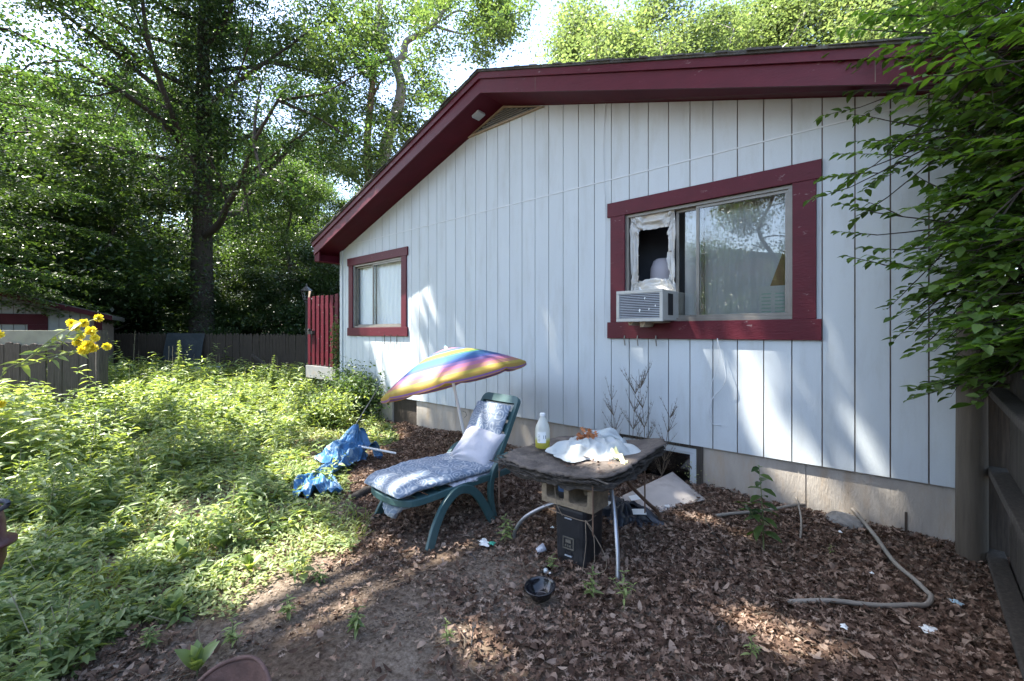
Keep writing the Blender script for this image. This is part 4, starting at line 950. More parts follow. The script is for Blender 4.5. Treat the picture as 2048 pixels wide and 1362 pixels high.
def bin_():
    o = empty('black_bin', (-1.64, -1.69, 0), 'upright black plastic bin under the cinder block', 'bin', rz=.05)
    n = 40; V = []; F = []
    for (z, s) in ((-.02, .90), (.0, .92), (.03, .95), (.17, .975), (.18, .985), (.30, 1.0), (.335, 1.02), (.35, 1.0)):
        for k in range(n):
            a = 2 * PI * (k + .5) / n; c, s_ = math.cos(a), math.sin(a); m_ = (abs(c) ** 7 + abs(s_) ** 7) ** (1 / 7); V.append((.115 / m_ * c * s, .13 / m_ * s_ * s, z))
    for i in range(7):
        for k in range(n): F.append((i * n + k, i * n + (k + 1) % n, (i + 1) * n + (k + 1) % n, (i + 1) * n + k))
    F.append(tuple(range(7 * n, 8 * n))); F.append(tuple(range(n - 1, -1, -1)))
    MB().add(V, F).build('bin_body', M['black'], o, bevel=0)
    y = -.131; f = MB(); frame_rect(f, -.045, .035, .095, .17, .006, y - .003, y + .02); f.box(-.025, .015, y - .003, y + .02, .135, .155)
    for k in range(3): f.box(-.028 + k * .016, -.018 + k * .016, y - .003, y + .02, .11, .122)
    f.build('badge', mat('worn_print', (.12, .11, .09), .6, .3), o)
    f = MB(); f.box(-.03, .02, y - .002, y + .03, .06, .08); f.build('slot', M['dark'], o)
    f = MB(); f.box(-.03, .02, y - .004, y + .02, .05, .058); f.build('slot_lip', M['grey'], o)
    f = MB(); f.box(-.03, .02, y - .004, y + .02, .285, .291); f.build('print', M['grey'], o)
bin_()
def tumbling(name, M_, label):
    pass
# jar inside the block
o = empty('jar', (-1.72, -1.75, .387), 'dark blue jar standing inside the cinder block', 'jar')
MB().lathe([(0, 0), (.036, 0), (.038, .06), (.03, .07), (0, .07)]).build('jar_body', M['black'], o, smooth=True)
MB().lathe([(.0405, .045), (.0405, .075), (0, .076)]).build('lid', mat('blue_lid', (.05, .12, .28), .4, .1), o, smooth=False)
# bleach bottle
def bottle():
    o = empty('bottle', (-2.045, -1.56, .618), 'cloudy white plastic bottle with yellow liquid on the left of the rotten table', 'bottle')
    mt = bpy.data.materials.new('milky_plastic'); mt.use_nodes = True; n, l = nt(mt); p = n['Principled BSDF']; p.inputs['Roughness'].default_value = .35
    tc = n.new('ShaderNodeTexCoord'); sx = n.new('ShaderNodeSeparateXYZ'); l.new(tc.outputs['Object'], sx.inputs[0])
    r = n.new('ShaderNodeValToRGB'); l.new(sx.outputs['Z'], r.inputs[0]); e = r.color_ramp.elements; e[0].position = .055; e[0].color = (.60, .56, .10, 1); e[1].position = .085; e[1].color = (.70, .71, .66, 1)
    l.new(r.outputs[0], p.inputs['Base Color']); t = n.new('ShaderNodeBsdfTranslucent'); l.new(r.outputs[0], t.inputs[0]); mx = n.new('ShaderNodeMixShader'); mx.inputs[0].default_value = .4
    l.new(p.outputs[0], mx.inputs[1]); l.new(t.outputs[0], mx.inputs[2]); l.new(mx.outputs[0], n['Material Output'].inputs[0])
    MB().lathe([(0, 0), (.045, 0), (.052, .008), (.054, .06), (.053, .135), (.047, .165), (.030, .20), (.019, .225), (.017, .235), (.017, .24)], n=32).build('bottle_body', mt, o, smooth=True)
    MB().lathe([(.0205, .232), (.0205, .250), (.018, .253), (0, .253)], n=20).build('cap', M['white'], o, smooth=False)
    lb = MB(); n_ = 8
    for k in range(n_):
        a0, a1 = [math.radians(-95 + (70 * j / n_)) for j in (k, k + 1)]
        lb.add([(.0549 * math.cos(a), .0549 * math.sin(a), z) for a, z in ((a0, .045), (a1, .045), (a1, .125), (a0, .125))], [(0, 1, 2, 3)])
    lb.build('label', M['paper'], o)
    lb = MB()
    for z in (.055, .062, .069, .08, .09, .10):
        for a in (-88, -78): 
            a0, a1 = math.radians(a), math.radians(a + 7); lb.add([(.0553 * math.cos(x), .0553 * math.sin(x), zz) for x, zz in ((a0, z), (a1, z), (a1, z + .003), (a0, z + .003))], [(0, 1, 2, 3)])
    a0, a1 = math.radians(-45), math.radians(-26); lb.add([(.0553 * math.cos(x), .0553 * math.sin(x), zz) for x, zz in ((a0, .075), (a1, .075), (a1, .1), (a0, .1))], [(0, 1, 2, 3)])
    lb.build('label_print', mat('ink', (.05, .06, .09), .6, .1), o)
bottle()
def towel():
    c = np.array([-1.70, -1.44, .612])
    def fn(u, v):
        an = u * 2 * PI; rim = 1 + .16 * np.sin(3 * an + 1) + .1 * np.sin(7 * an) + .05 * np.sin(13 * an + 2)
        r = .27 * v * rim; x = r * np.cos(an) * 1.12; y = r * np.sin(an) * .98
        q = fbm(x * 5 + 3, y * 5, 61, 3) * 5; f = np.sin(9 * fbm(x * 3.2, y * 3.2, 62, 3) * PI + x * 16)
        hump = .125 * np.clip(1 - (v ** 2), 0, 1) ** .8
        rg = 1 - np.abs(np.sin(4.5 * fbm(x * 4 + 2, y * 4, 65, 2) * PI + y * 9)); z = hump * (.7 + .22 * f) + .014 * np.sin(an * 9 + v * 6) * v + .012 * np.sin(q * 3) + .032 * rg ** 1.5 * (1 - v ** 6)
        z = z * (1 - .75 * (v > .985)) + .012 + .03 * np.exp(-((x - .05) ** 2 + (y - .22) ** 2) / .01)
        return c[0] + x, c[1] + y, c[2] + np.clip(z, .004, 1)
    o = grid_mesh('towel', 220, 60, fn, M['towel']); tag(o, 'crumpled white and pale grey towel heaped on the rotten table', 'towel')
    def roll(u, v):
        an = v * 2 * PI; x = -.21 + .36 * u; y = .20 + .06 * np.sin(u * 3); r = .035 + .012 * np.sin(u * 14) + .008 * np.sin(an * 3 + u * 9); e = np.sqrt(np.clip(1 - np.abs(2 * u - 1) ** 4, 0, 1))
        return c[0] + x + 0 * v, c[1] + y + r * np.cos(an) * e * 1.5, c[2] + .045 + r * np.sin(an) * e + .04 * np.sin(u * PI)
    o2 = grid_mesh('folded_edge', 60, 24, roll, mat('towel_grey', (.42, .47, .48), .95, .1, 9, .7, 220), o)
    # dry leaves heaped on the towel
    n = 90; k = n; x = rng.normal(0, .035, k) - .03; y = rng.normal(0, .035, k); z = rng.uniform(.10, .15, k) - np.hypot(x + .03, y) * .5
    R = rots(rng.uniform(0, 6.3, k), rng.uniform(-.6, 1.0, k), rng.uniform(-1.5, 1.5, k), rng.uniform(.035, .075, k))
    V, F = inst(T_OAK[0], T_OAK[1], R, np.stack([c[0] + x, c[1] + y, c[2] + z], -1)); q = npmesh('leaf_pile', V, F, M['orangeleaf']); tag(q, 'small pile of orange brown oak leaves on the crumpled towel', 'dry leaves', kind='stuff')
    n = 60; x = rng.uniform(.05, .42, n); y = rng.uniform(-.42, .05, n); zt = .628 + .02 * x + .1 * np.clip(x, 0, 1) ** 1.5 * np.clip(y + .5, 0, 1)
    R = rots(rng.uniform(0, 6.3, n), rng.uniform(-.2, .4, n), rng.uniform(-.6, .6, n), rng.uniform(.03, .06, n))
    V, F = inst(T_OAK[0], T_OAK[1], R, np.stack([-1.75 + x, -1.45 + y, zt], -1)); q = npmesh('table_leaves', V, F, M['deadleaf']); tag(q, 'few dry leaves scattered on the bare right side of the table top', 'dry leaves', kind='stuff')
towel()
def corn():
    o = empty('rag', (-1.42, -1.52, .65), 'limp pale yellow rag hanging off the towel end', 'rag')
    def fn(u, v):
        x = -.06 + .15 * v; y = -.02 - .10 * v + (u - .5) * (.07 - .03 * v) ; z = .04 - .05 * v + .02 * np.sin(u * 9) + .01 * np.sin(v * 14); return x, y, z
    grid_mesh('rag_cloth', 20, 30, fn, mat('yellow_rag', (.60, .60, .34), .9, .15, 20, .4), o)
corn()
# strings hanging from the block
o = empty('twine', (-1.5, -1.85, .3), 'loose brown twine tied round the cinder block and hanging to the leaves', 'twine')
for g in (((-.36, .0, .05), (-.2, -.0, .02), (-.0, .01, .015), (.02, .1, .03)), ((-.0, .01, .015), (.01, .0, -.12), (-.01, -.01, -.3)), ((.0, .01, .02), (.06, .0, -.03), (.07, .0, -.18), (.06, .0, -.22)), ((.0, .01, .02), (.12, .02, -.14), (.12, .03, -.25), (-.0, .0, -.31)), ((-.22, -.005, .2), (-.2, -.01, .08), (-.16, -.005, .01))):
    mb = MB(); mb.tube(spline(g, 8), .0022, 5); mb.build('strand', M['string'], o, smooth=True)
# metal sheet leaning at the basement window
def sheet():
    c = [np.array(G(1210, 1000, .02)), np.array(G(1322, 1025, .01)), np.array(G(1410, 997, .03)), np.array(W(1343, 945, -.06))]
    c = [Vector(G(1222, 1003, .05)), Vector(G(1322, 1024, .03)), Vector(G(1412, 999, .05)), Vector(W(1345, 944, -.03))]
    def fn(u, v):
        P = [np.array(x) for x in c]; q_ = [(1 - u) * (1 - v) * P[0][i] + u * (1 - v) * P[1][i] + u * v * P[2][i] + (1 - u) * v * P[3][i] for i in range(3)]
        q_[2] = q_[2] + .035 * np.sin(u * PI) * np.sin(v * PI) + .006 * fbm(u * 5, v * 5, 3); return q_[0], q_[1], q_[2]
    o = grid_mesh('metal_sheet', 30, 30, fn, M['sheet']); s = o.modifiers.new('s', 'SOLIDIFY'); s.thickness = .008
    tag(o, 'square grey metal sheet lying slanted below the basement window', 'sheet')
    q_ = MB(); Mx = Matrix.Translation((-1.50, -.62, .035)) @ Matrix.Rotation(.55, 4, 'Z'); q_.box(-.02, .02, -.0, .14, .012, .02, Mx); q = q_.build('white_strip', M['white']); tag(q, 'short white plastic strip lying on the lower edge of the metal sheet', 'strip')
    def bag(u, v):
        an = u * 2 * PI; r = .24 * v * (1 + .25 * np.sin(3 * an) + .15 * np.sin(8 * an)); return -1.72 + r * np.cos(an) * 1.2, -.95 + r * np.sin(an) * .75, .01 + .12 * (1 - v ** 2) * (.5 + fbm(u * 12, v * 4, 12)) + .03 * np.sin(u * 50) * v * (1 - v)
    q = grid_mesh('black_bag', 110, 26, bag, mat('bin_bag', (.02, .025, .035), .3, .3, 10, .3)); tag(q, 'shiny black plastic bag crumpled on the leaves behind the table legs', 'bag')
    R6 = random.Random(4); p_ = [(-1.56, -1.0), (-1.84, -1.02), (-1.72, -.75)]
    for k, (x, y) in enumerate(p_):
        mb = MB(); a = R6.uniform(0, 3); Mx = Matrix.Translation((x, y, .11)) @ Matrix.Rotation(a, 4, 'Z') @ Matrix.Rotation(.5, 4, 'X')
        mb.box(-.05, .05, -.025, .025, -.002, .002, Mx); q = mb.build('paper_scrap', M['paper']); tag(q, 'torn white scrap among the black bag behind the table', 'litter', 'scraps on the black bag')
sheet()

# ================================================================ SMALL THINGS ON THE GROUND
def gp(px, py, dz=0.0):
    p = G(px, py); return (p[0], p[1], float(gz(p[0], p[1])) + dz)
p = gp(1082, 1195, .03); o = empty('black_bowl', p, 'shiny black plastic bowl lying open on the leaves in front of the table', 'bowl'); o.rotation_euler = (.12, .0, 0)
MB().lathe([(0, .0), (.045, .0), (.055, .006), (.078, .055), (.083, .062), (.087, .062), (.087, .067), (.080, .067), (.074, .056), (.051, .010), (.03, .006), (0, .006)], n=40).build('bowl_shell', M['gloss_black'], o, smooth=True)
p = gp(1090, 1146, .03); o = empty('plastic_cup', p, 'small clear plastic cup lying beyond the black bowl', 'cup'); o.rotation_euler = (1.2, .3, 1)
MB().lathe([(0, -.03), (.018, -.03), (.026, .03), (.024, .03), (.016, -.028), (0, -.028)], n=20).build('cup_shell', M['clear'], o, smooth=True)
MB().lathe([(.012, -.01), (.016, .01), (0, .02)], n=12).build('cup_lining', M['paper'], o, smooth=True)
p = gp(1082, 1104, .03); o = empty('plastic_cup', p, 'cloudy plastic cup lying on the leaves left of the black bin', 'cup'); o.rotation_euler = (.9, .8, 2)
MB().lathe([(0, -.03), (.02, -.03), (.028, .03), (.026, .03), (.018, -.028), (0, -.028)], n=20).build('cup_shell', mat('cloudy', (.45, .47, .52), .3, .1), o, smooth=True)
p = gp(1445, 1268, .03); o = empty('clear_bottle', p, 'small clear plastic dome half buried in the leaves near the fork of sun', 'plastic dome')
o['label'] = 'small clear plastic dome lying in the leaf litter at the lower right'
MB().lathe([(.034, 0), (.033, .02), (.024, .036), (.0, .042)], n=24).build('dome', M['clear'], o, smooth=True)
def fork(px, py, yaw, label, s=1.0):
    p = gp(px, py, .03); o = empty('plastic_fork', p, label, 'fork', rz=yaw)
    a = MB(); a.tube([(-.08 * s, 0, 0), (-.02 * s, 0, .004), (.035 * s, 0, .0)], [.0035, .0028, .003], 6); a.build('handle', M['black'], o)
    a = MB(); a.box(.033 * s, .045 * s, -.010, .010, -.001, .001)
    for y in (-.0085, -.003, .003, .0085): a.box(.044 * s, .075 * s, y - .0014, y + .0014, -.001, .001)
    a.build('tines', M['black'], o)
fork(946, 1280, TH + PI / 2, 'black plastic fork lying on the dirt in the lower middle', 1.1)
fork(945, 1112, TH + PI / 2 + .5, 'small black plastic fork lying near the foil wrapper', .7)
def scrap(px, py, s, label, m, seed, cat='paper scrap', name='paper_scrap', asp=1.0, group=None, h=.02):
    p = gp(px, py, .028)
    def fn(u, v):
        an = u * 2 * PI; r = s * v * (1 + .3 * np.sin(2 * an + seed) + .25 * np.sin(5 * an + seed * 2)); return r * np.cos(an) * asp, r * np.sin(an), h * fbm(u * 9, v * 4, seed) * (1.2 - v)
    o = grid_mesh(name, 40, 10, fn, m); o.location = p; o.rotation_euler = (0, 0, seed); return tag(o, label, cat, group)
scrap(968, 1085, .038, 'crumpled white wrapper with a green patch on the bare dirt', M['paper'], 3, 'wrapper', 'wrapper', 1.4)
q = scrap(985, 1087, .02, 'green torn corner lying against the white wrapper', M['greenpaper'], 5, 'wrapper', 'wrapper', 1.6)
scrap(1856, 1263, .032, 'largest torn white paper in the leaves before the end of the hose', M['paper'], 7)
scrap(1688, 1262, .018, 'small folded white paper lying left of the largest torn one', M['paper'], 2)
scrap(1912, 1212, .024, 'pale blue plastic shred near the fence foot', mat('pale_blue_plastic', (.35, .48, .55), .4, .2), 4)
scrap(1680, 1080, .013, 'tiny white fragment in front of the rock', M['paper'], 9)
scrap(1744, 1158, .009, 'tiny white fragment inside the loop of the hose', M['paper'], 11)
scrap(1105, 1064, .011, 'tiny white fragment left of the black bin top', M['paper'], 12)
# long pale hose loop
def hose():
    pts = [gp(1432, 1045, .02), gp(1520, 1040, .02), gp(1600, 1034, .03), gp(1660, 1032, .05), gp(1700, 1052, .08), gp(1745, 1095, .05), gp(1790, 1140, .03), gp(1840, 1183, .03), gp(1862, 1203, .025), gp(1852, 1217, .025), gp(1815, 1220, .022), gp(1720, 1215, .02), gp(1640, 1208, .016), gp(1575, 1205, .0)]
    mb = MB(); mb.tube([p + np.array([0, 0, .015 + .003 * math.sin(i * .5)]) for i, p in enumerate(spline(pts, 8))], .0125, 8); o = mb.build('hose', M['hose'], smooth=True); tag(o, 'long bent pale brown hose looping over the leaves at the right', 'hose')
    mb = MB(); mb.tube(spline([gp(1410, 1050, .03), gp(1425, 1075, .02), gp(1447, 1100, .02), gp(1470, 1140, .015)], 6), .007, 6); o = mb.build('bent_stick', M['oldwood'], smooth=True); tag(o, 'thin grey stick in the leaves left of the young sapling', 'stick')
    mb = MB(); mb.tube(spline([gp(1578, 1018, .10), gp(1592, 1030, .09), gp(1602, 1060, .05), gp(1600, 1090, .02)], 6), .007, 6); o = mb.build('bent_stick', M['hose'], smooth=True); tag(o, 'thin bent pale stick just right of the young sapling', 'stick')
hose()
def rock(px, py, s, label, seed, flat=.5):
    p = gp(px, py); n, k = 24, 14; V = []; F = []
    for i in range(k + 1):
        th_ = PI * i / k
        for j in range(n):
            a = 2 * PI * j / n; r = s * (.75 + .5 * float(fbm(2 + math.cos(a) * 1.3 + seed, 2 + math.sin(a) * 1.3 + math.cos(th_) * 1.5, seed)))
            V.append((p[0] + r * math.sin(th_) * math.cos(a) * 1.3, p[1] + r * math.sin(th_) * math.sin(a), p[2] + r * math.cos(th_) * flat + .01))
    for i in range(k):
        for j in range(n): F.append((i * n + j, i * n + (j + 1) % n, (i + 1) * n + (j + 1) % n, (i + 1) * n + j))
    o = MB().add(V, F).build('rock', M['rock']); return tag(o, label, 'rock')
rock(1690, 1062, .10, 'grey flat stone lying against the foundation inside the hose bend', 3, .55)
rock(705, 1000, .06, 'dark stone by the foot of the lounge chair', 5, .5) if False else None
# log by the chair foot
p0 = gp(705, 1005, .04); p1 = gp(760, 985, .05); mb = MB(); mb.tube([p0, tuple((np.array(p0) + p1) / 2 + [0, 0, .015]), p1], [.028, .036, .024], 9); q = mb.build('log', M['bark'], smooth=True); tag(q, 'short pale log on the ground behind the foot of the lounge chair', 'log')
# long blue grey tub by the wall
p = gp(752, 832, .0); o = empty('grey_tub', p, 'low blue grey plastic tub half hidden by the bushes at the wall', 'tub')
MB().lathe([(0, .0), (.2, 0), (.26, .10), (.28, .11), (.28, .125), (.25, .12), (.19, .02), (0, .02)], n=30).build('tub_shell', mat('tub_blue', (.20, .27, .33), .5, .15), o, smooth=True)
# rusty curved seat back at the bottom edge, maroon grill at the left edge
def rusty():
    c = D(448, 1365, 1.30)
    o = empty('rusty_chair', (c[0], c[1], 0), 'rusty brown curved metal chair back poking up at the bottom edge', 'chair')
    R_ = Vector((RT[0], RT[1], 0)); F_ = Vector((FW[0], FW[1], 0))
    def fn(u, v):
        w = .135; s = (u - .5) * 2; x = s * w; top = .075 * (1 - np.abs(s) ** 3.2) + .035 * s; z = c[2] - .42 + (.37 + top) * v; dep = .06 * (1 - s * s) + .10 * (v - 1)
        return x * R_.x + dep * F_.x, x * R_.y + dep * F_.y, z
    a = grid_mesh('seat_back', 50, 30, fn, M['rustybrown'], o); s = a.modifiers.new('s', 'SOLIDIFY'); s.thickness = .006
    n = 50; u = np.linspace(0, 1, n); P = fn(u, np.ones(n)); mb = MB(); mb.tube(list(zip(*P)), .006, 8); mb.build('rolled_rim', M['rustybrown'], o, smooth=True)
    for sx in (-.12, .12):
        mb = MB(); mb.tube([(sx * R_.x, sx * R_.y, c[2] - .40), (sx * R_.x * 1.2, sx * R_.y * 1.2, 0)], .011, 8); mb.build('leg', M['rustybrown'], o)
        mb = MB(); mb.tube([(sx * R_.x - F_.x * .35, sx * R_.y - F_.y * .35, c[2] - .40), (sx * R_.x * 1.2 - F_.x * .4, sx * R_.y * 1.2 - F_.y * .4, 0)], .011, 8); mb.build('leg', M['rustybrown'], o)
    mb = MB(); mb.box(-.15, .15, -.38, -.05, c[2] - .425, c[2] - .40, Matrix.Rotation(TH, 4, 'Z')); mb.build('seat', M['rustybrown'], o, bevel=.01)
rusty()
def kettle():
    c = D(-54, 1064, 1.75); o = empty('kettle_grill', (c[0], c[1], 0), 'dark maroon kettle grill with a grey loop handle at the left edge', 'grill'); z = c[2]
    MB().lathe([(0, z + .12), (.05, z + .115), (.075, z + .08), (.085, z + .03), (.088, z - .03), (.10, z - .045), (.118, z - .05), (.118, z - .062), (.09, z - .062)], n=36).build('lid', M['maroonpot'], o, smooth=True)
    MB().lathe([(.09, z - .064), (.088, z - .12), (.07, z - .18), (.04, z - .21), (0, z - .215)], n=36).build('bowl', M['maroonpot'], o, smooth=True)
    R_ = np.array([RT[0], RT[1]]); pts = []
    for t in np.linspace(0, 2 * PI, 24): s = .052 + .052 * math.cos(t); pts.append((R_[0] * (s + .03), R_[1] * (s + .03), z + .085 + .018 * math.sin(t) + .25 * s))
    mb = MB(); mb.tube(pts, .0095, 8, cap=False); mb.build('loop_handle', mat('handle_grey', (.05, .055, .07), .5, .2), o, smooth=True)
    for k in range(3):
        a = k * 2.1 + .4; mb = MB(); mb.tube([(.04 * math.cos(a), .04 * math.sin(a), z - .2), (.07 * math.cos(a), .07 * math.sin(a), 0)], .006, 6); mb.build('leg', M['grey'], o)
kettle()
#@@PLANTS
# ================================================================ LEAF LITTER, WEEDS
def inpoly(x, y, P):
    r = np.zeros(x.shape, bool); n = len(P)
    for i in range(n):
        x0, y0 = P[i]; x1, y1 = P[(i + 1) % n]
        c = ((y0 > y) != (y1 > y)) & (x < (x1 - x0) * (y - y0) / (y1 - y0 + 1e-12) + x0); r ^= c
    return r
edge_px = [(0, 1700), (90, 1420), (180, 1320), (270, 1255), (400, 1250), (540, 1222), (600, 1165), (655, 1120), (725, 1080), (742, 1030), (700, 1005), (690, 960), (735, 905), (800, 880), (770, 850), (745, 800)]
EP = [tuple(G(*p)[:2]) for p in edge_px]
GREEN = EP + [(-7.9, .6), (-30, 12), (-40, -3), (-25, -12), (-6, -8), (-2.0, -6.0)]
HOUSE = lambda x, y: (y > .0) & (x > -8.0)
def not_blocked(x, y): return ~HOUSE(x, y)
def litter():
    n = 150000; x = rng.uniform(-6.5, .6, n); y = rng.uniform(-4.6, .05, n)
    g = inpoly(x, y, GREEN); nz = fbm(x * 1.3, y * 1.3, 55); far = np.clip((-x - 1.0) / 3.2, 0, 1)
    cb = G(720, 1250); bare = np.exp(-(((x - cb[0]) / .85) ** 2 + ((y - cb[1]) / .6) ** 2)) * .95 + np.exp(-(((x + 2.1) / .5) ** 2 + ((y + 2.15) / .28) ** 2)) * .8 + np.exp(-(((x + 2.5) / .8) ** 2 + ((y + 3.3) / .5) ** 2)) * .75
    pr = np.where(g, .12, .95 - .15 * far) * (1 - np.clip(bare * 1.05, 0, .93)) * np.clip(.55 + nz, .4, 1)
    bw_ = G(1082, 1195); k = (rng.random(n) < pr) & not_blocked(x, y) & (np.hypot(x - bw_[0], y - bw_[1]) > .10); x, y = x[k], y[k]; n = len(x)
    d = np.hypot(x, y + 4.2); s = .018 + .048 * rng.random(n) ** 1.3
    z = gz(x, y) + rng.uniform(.004, .035, n)
    R = rots(rng.uniform(0, 2 * PI, n), rng.normal(0, .28, n), rng.normal(0, .5, n), s)
    # three curls of the same leaf
    tot = []
    for c, idx in ((.1, 0), (.35, 1), (-.3, 2), (.6, 3), (-.5, 4)):
        TB = T_OAK if idx < 3 else T_OVAL; T = TB[0].copy() * [1, [1, .8, 1.15, 1.1, .7][idx], 1]; T[:, 2] += -c * (T[:, 0] - .5) ** 2 * 2 + np.abs(T[:, 1]) * (.55 if idx == 1 else .3) * (1 if idx < 2 else -1); T[:, 0] -= .5
        sel = np.arange(n) % 5 == idx; tot.append(inst(T, TB[1], R[sel], np.stack([x, y, z], -1)[sel]))
    V = np.concatenate([t[0] for t in tot]); o = 0; FF = []
    for v, f in tot: FF.append(f + o); o += len(v)
    q = npmesh('leaf_litter', V, np.concatenate(FF), M['deadleaf']); tag(q, 'carpet of brown fallen oak leaves below the house wall', 'leaf litter', kind='stuff')
litter()
def twigs():
    mb = MB(); R_ = random.Random(6)
    for k in range(260):
        x, y = R_.uniform(-4.5, .3), R_.uniform(-4, -.1); a = R_.uniform(0, 6.28); L = R_.uniform(.05, .22); z = float(gz(x, y)) + .03
        mb.tube([(x, y, z), (x + L * .5 * math.cos(a), y + L * .5 * math.sin(a), z + R_.uniform(0, .012)), (x + L * math.cos(a + .2), y + L * math.sin(a + .2), z)], R_.uniform(.001, .0028), 4)
    q = mb.build('fallen_twigs', M['twig']); tag(q, 'thin dry twigs lying among the fallen leaves', 'twigs', kind='stuff')
def crumbs():
    n = 80000; x = rng.uniform(-4.5, .5, n); y = rng.uniform(-4.3, .0, n); g = inpoly(x, y, GREEN); k = (fbm(x * 3, y * 3, 301) > .4) & not_blocked(x, y) & (rng.random(n) < np.where(g, .4, 1)); x, y = x[k], y[k]; n = len(x)
    V, F = inst(T_DIA[0] * [1, 1.2, 1.5], T_DIA[1], rots(rng.uniform(0, 6.3, n), rng.normal(0, .3, n), rng.normal(0, .5, n), rng.uniform(.006, .022, n)), np.stack([x, y, gz(x, y) + rng.uniform(.001, .008, n)], -1))
    q = npmesh('leaf_crumbs', V, F, M['crumb']); tag(q, 'broken leaf crumbs strewn over the bare dirt', 'leaf crumbs', kind='stuff')
crumbs()
twigs()
def weeds():
    # stemmed weeds
    Ps = []; Rs = []
    Sb = MB()
    n = 11500; u = rng.random(n); t = 1.6 + 16 * u ** 1.3; uu = rng.uniform(-1.25, .1, n)
    x = CAM[0] + t * (FW[0] + uu * RT[0]); y = CAM[1] + t * (FW[1] + uu * RT[1])
    k = inpoly(x, y, GREEN) & not_blocked(x, y) & (fbm(x * 1.3, y * 1.3, 71) > .34)
    left = np.clip((-.25 - uu) / .7, 0, 1); x, y, t, left = x[k], y[k], t[k], left[k]
    sparse = np.clip((3.6 - t) / 1.6, 0, 1) * (1 - left); k = rng.random(len(x)) > sparse * .8; x, y, t, left = x[k], y[k], t[k], left[k]
    h = np.interp(t, [1.5, 3, 5, 8, 12, 18], [.10, .13, .21, .27, .33, .34]) * (.55 + .9 * fbm(x * .8, y * .8, 77)) * (.8 + .6 * left) * rng.uniform(.6, 1.2, len(x))
    L = np.interp(t, [1.5, 3, 6, 12, 18], [.05, .062, .095, .14, .17]) * rng.choice([.7, 1, 1.35], len(x)) * (1 + .35 * left)
    mid = np.clip((left * -1 + .45) / .3, 0, 1) * np.clip((8.5 - t) / 2, 0, 1); kk = rng.random(len(x)) > mid * .6; x, y, t, left, h, L, mid = [q_[kk] for q_ in (x, y, t, left, h, L, mid)]; h = h * (1 - .45 * mid)
    h = h * np.where(rng.random(len(x)) < .05, 1.6, 1) * (.65 + .9 * (fbm(x * 2.1, y * 2.1, 79) > .48))
    for i in range(len(x)):
        nn_ = int(5 + 4 * h[i] / .3); b = rng.uniform(0, 6.28); lx, ly = rng.normal(0, .22, 2) * h[i]; kd = i % 3
        for j in range(nn_):
            f = (j + 1) / nn_
            for s_ in (0, PI): Ps.append((x[i] + lx * f, y[i] + ly * f, 0, f * h[i], L[i] * (1.15 - .55 * f) * rng.uniform(.6, 1.3), b + s_ + j * PI / 2 * 1.05, .35 - .5 * (1 - f), kd))
    A = np.array(Ps); A[:, 2] = gz(A[:, 0], A[:, 1]) + A[:, 3]; m = len(A)
    R = rots(A[:, 5] + rng.normal(0, .25, m), A[:, 6] + rng.normal(0, .28, m), rng.normal(0, .3, m), A[:, 4])
    VV = []; FF = []; o_ = 0
    for kd, T in enumerate((T_LANCE, (T_OVAL[0] * [.8, .85, 1], T_OVAL[1]), (T_LANCE[0] * [1.25, .9, 1.3], T_LANCE[1]))):
        sel = A[:, 7] == kd; V, F = inst(T[0], T[1], R[sel], A[sel, :3]); VV.append(V); FF.append(F + o_); o_ += len(V)
    q = npmesh('weeds', np.concatenate(VV), np.concatenate(FF), M['weed']); tag(q, 'dense knee high green weeds covering the left side of the yard', 'weeds', kind='stuff')
    mb = MB()
    for i in range(0, len(x), 9):
        z0 = float(gz(x[i], y[i])); mb.tube([(x[i], y[i], z0), (x[i] + rng.normal(0, .05), y[i] + rng.normal(0, .05), z0 + h[i] * rng.uniform(.9, 1.5))], .0025, 3, cap=False)
    q = mb.build('weed_stems', M['drystem']); tag(q, 'pale dry stems sticking up among the green weeds', 'dead stems', kind='stuff')
    # ground cover
    n = 90000; u = rng.random(n); t = 1.5 + 9 * u ** 1.2; uu = rng.uniform(-1.25, .05, n)
    x = CAM[0] + t * (FW[0] + uu * RT[0]); y = CAM[1] + t * (FW[1] + uu * RT[1])
    k = inpoly(x + .12 * (fbm(x * 4, y * 4, 3) - .5) * 2, y, GREEN) & not_blocked(x, y) & (fbm(x * 1.7, y * 1.7, 81) + .25 * fbm(x * 7, y * 7, 83) > .34 + .125 + .06 * ((uu[:] > -.55) & (t > 3.6))); x, y, t = x[k], y[k], t[k]; n = len(x)
    z = gz(x, y) + rng.uniform(.005, .06, n); R = rots(rng.uniform(0, 6.3, n), rng.normal(.25, .3, n), rng.normal(0, .3, n), rng.uniform(.018, .04, n) * np.interp(t, [1.5, 4, 10], [.9, 1.1, 2.2]))
    V, F = inst(T_OVAL[0], T_OVAL[1], R, np.stack([x, y, z], -1)); q = npmesh('ground_cover', V, F, M['cover']); tag(q, 'low bright green ground cover between the weeds', 'ground cover', kind='stuff')
    n = 16000; u = rng.random(n); t = 2.2 + 5 * u; uu = rng.uniform(-1.1, .02, n)
    x = CAM[0] + t * (FW[0] + uu * RT[0]); y = CAM[1] + t * (FW[1] + uu * RT[1]); k = inpoly(x, y, GREEN) & (fbm(x * 1.4, y * 1.4, 91) > .46) & not_blocked(x, y); x, y = x[k], y[k]; n = len(x)
    R = rots(rng.uniform(0, 6.3, n), rng.normal(1.1, .25, n), rng.normal(0, .4, n), rng.uniform(.05, .14, n))
    V, F = inst(T_BLADE[0], T_BLADE[1], R, np.stack([x, y, gz(x, y)], -1)); q = npmesh('grass', V, F, M['blade']); tag(q, 'sparse thin grass among the weeds', 'grass', kind='stuff')
weeds()
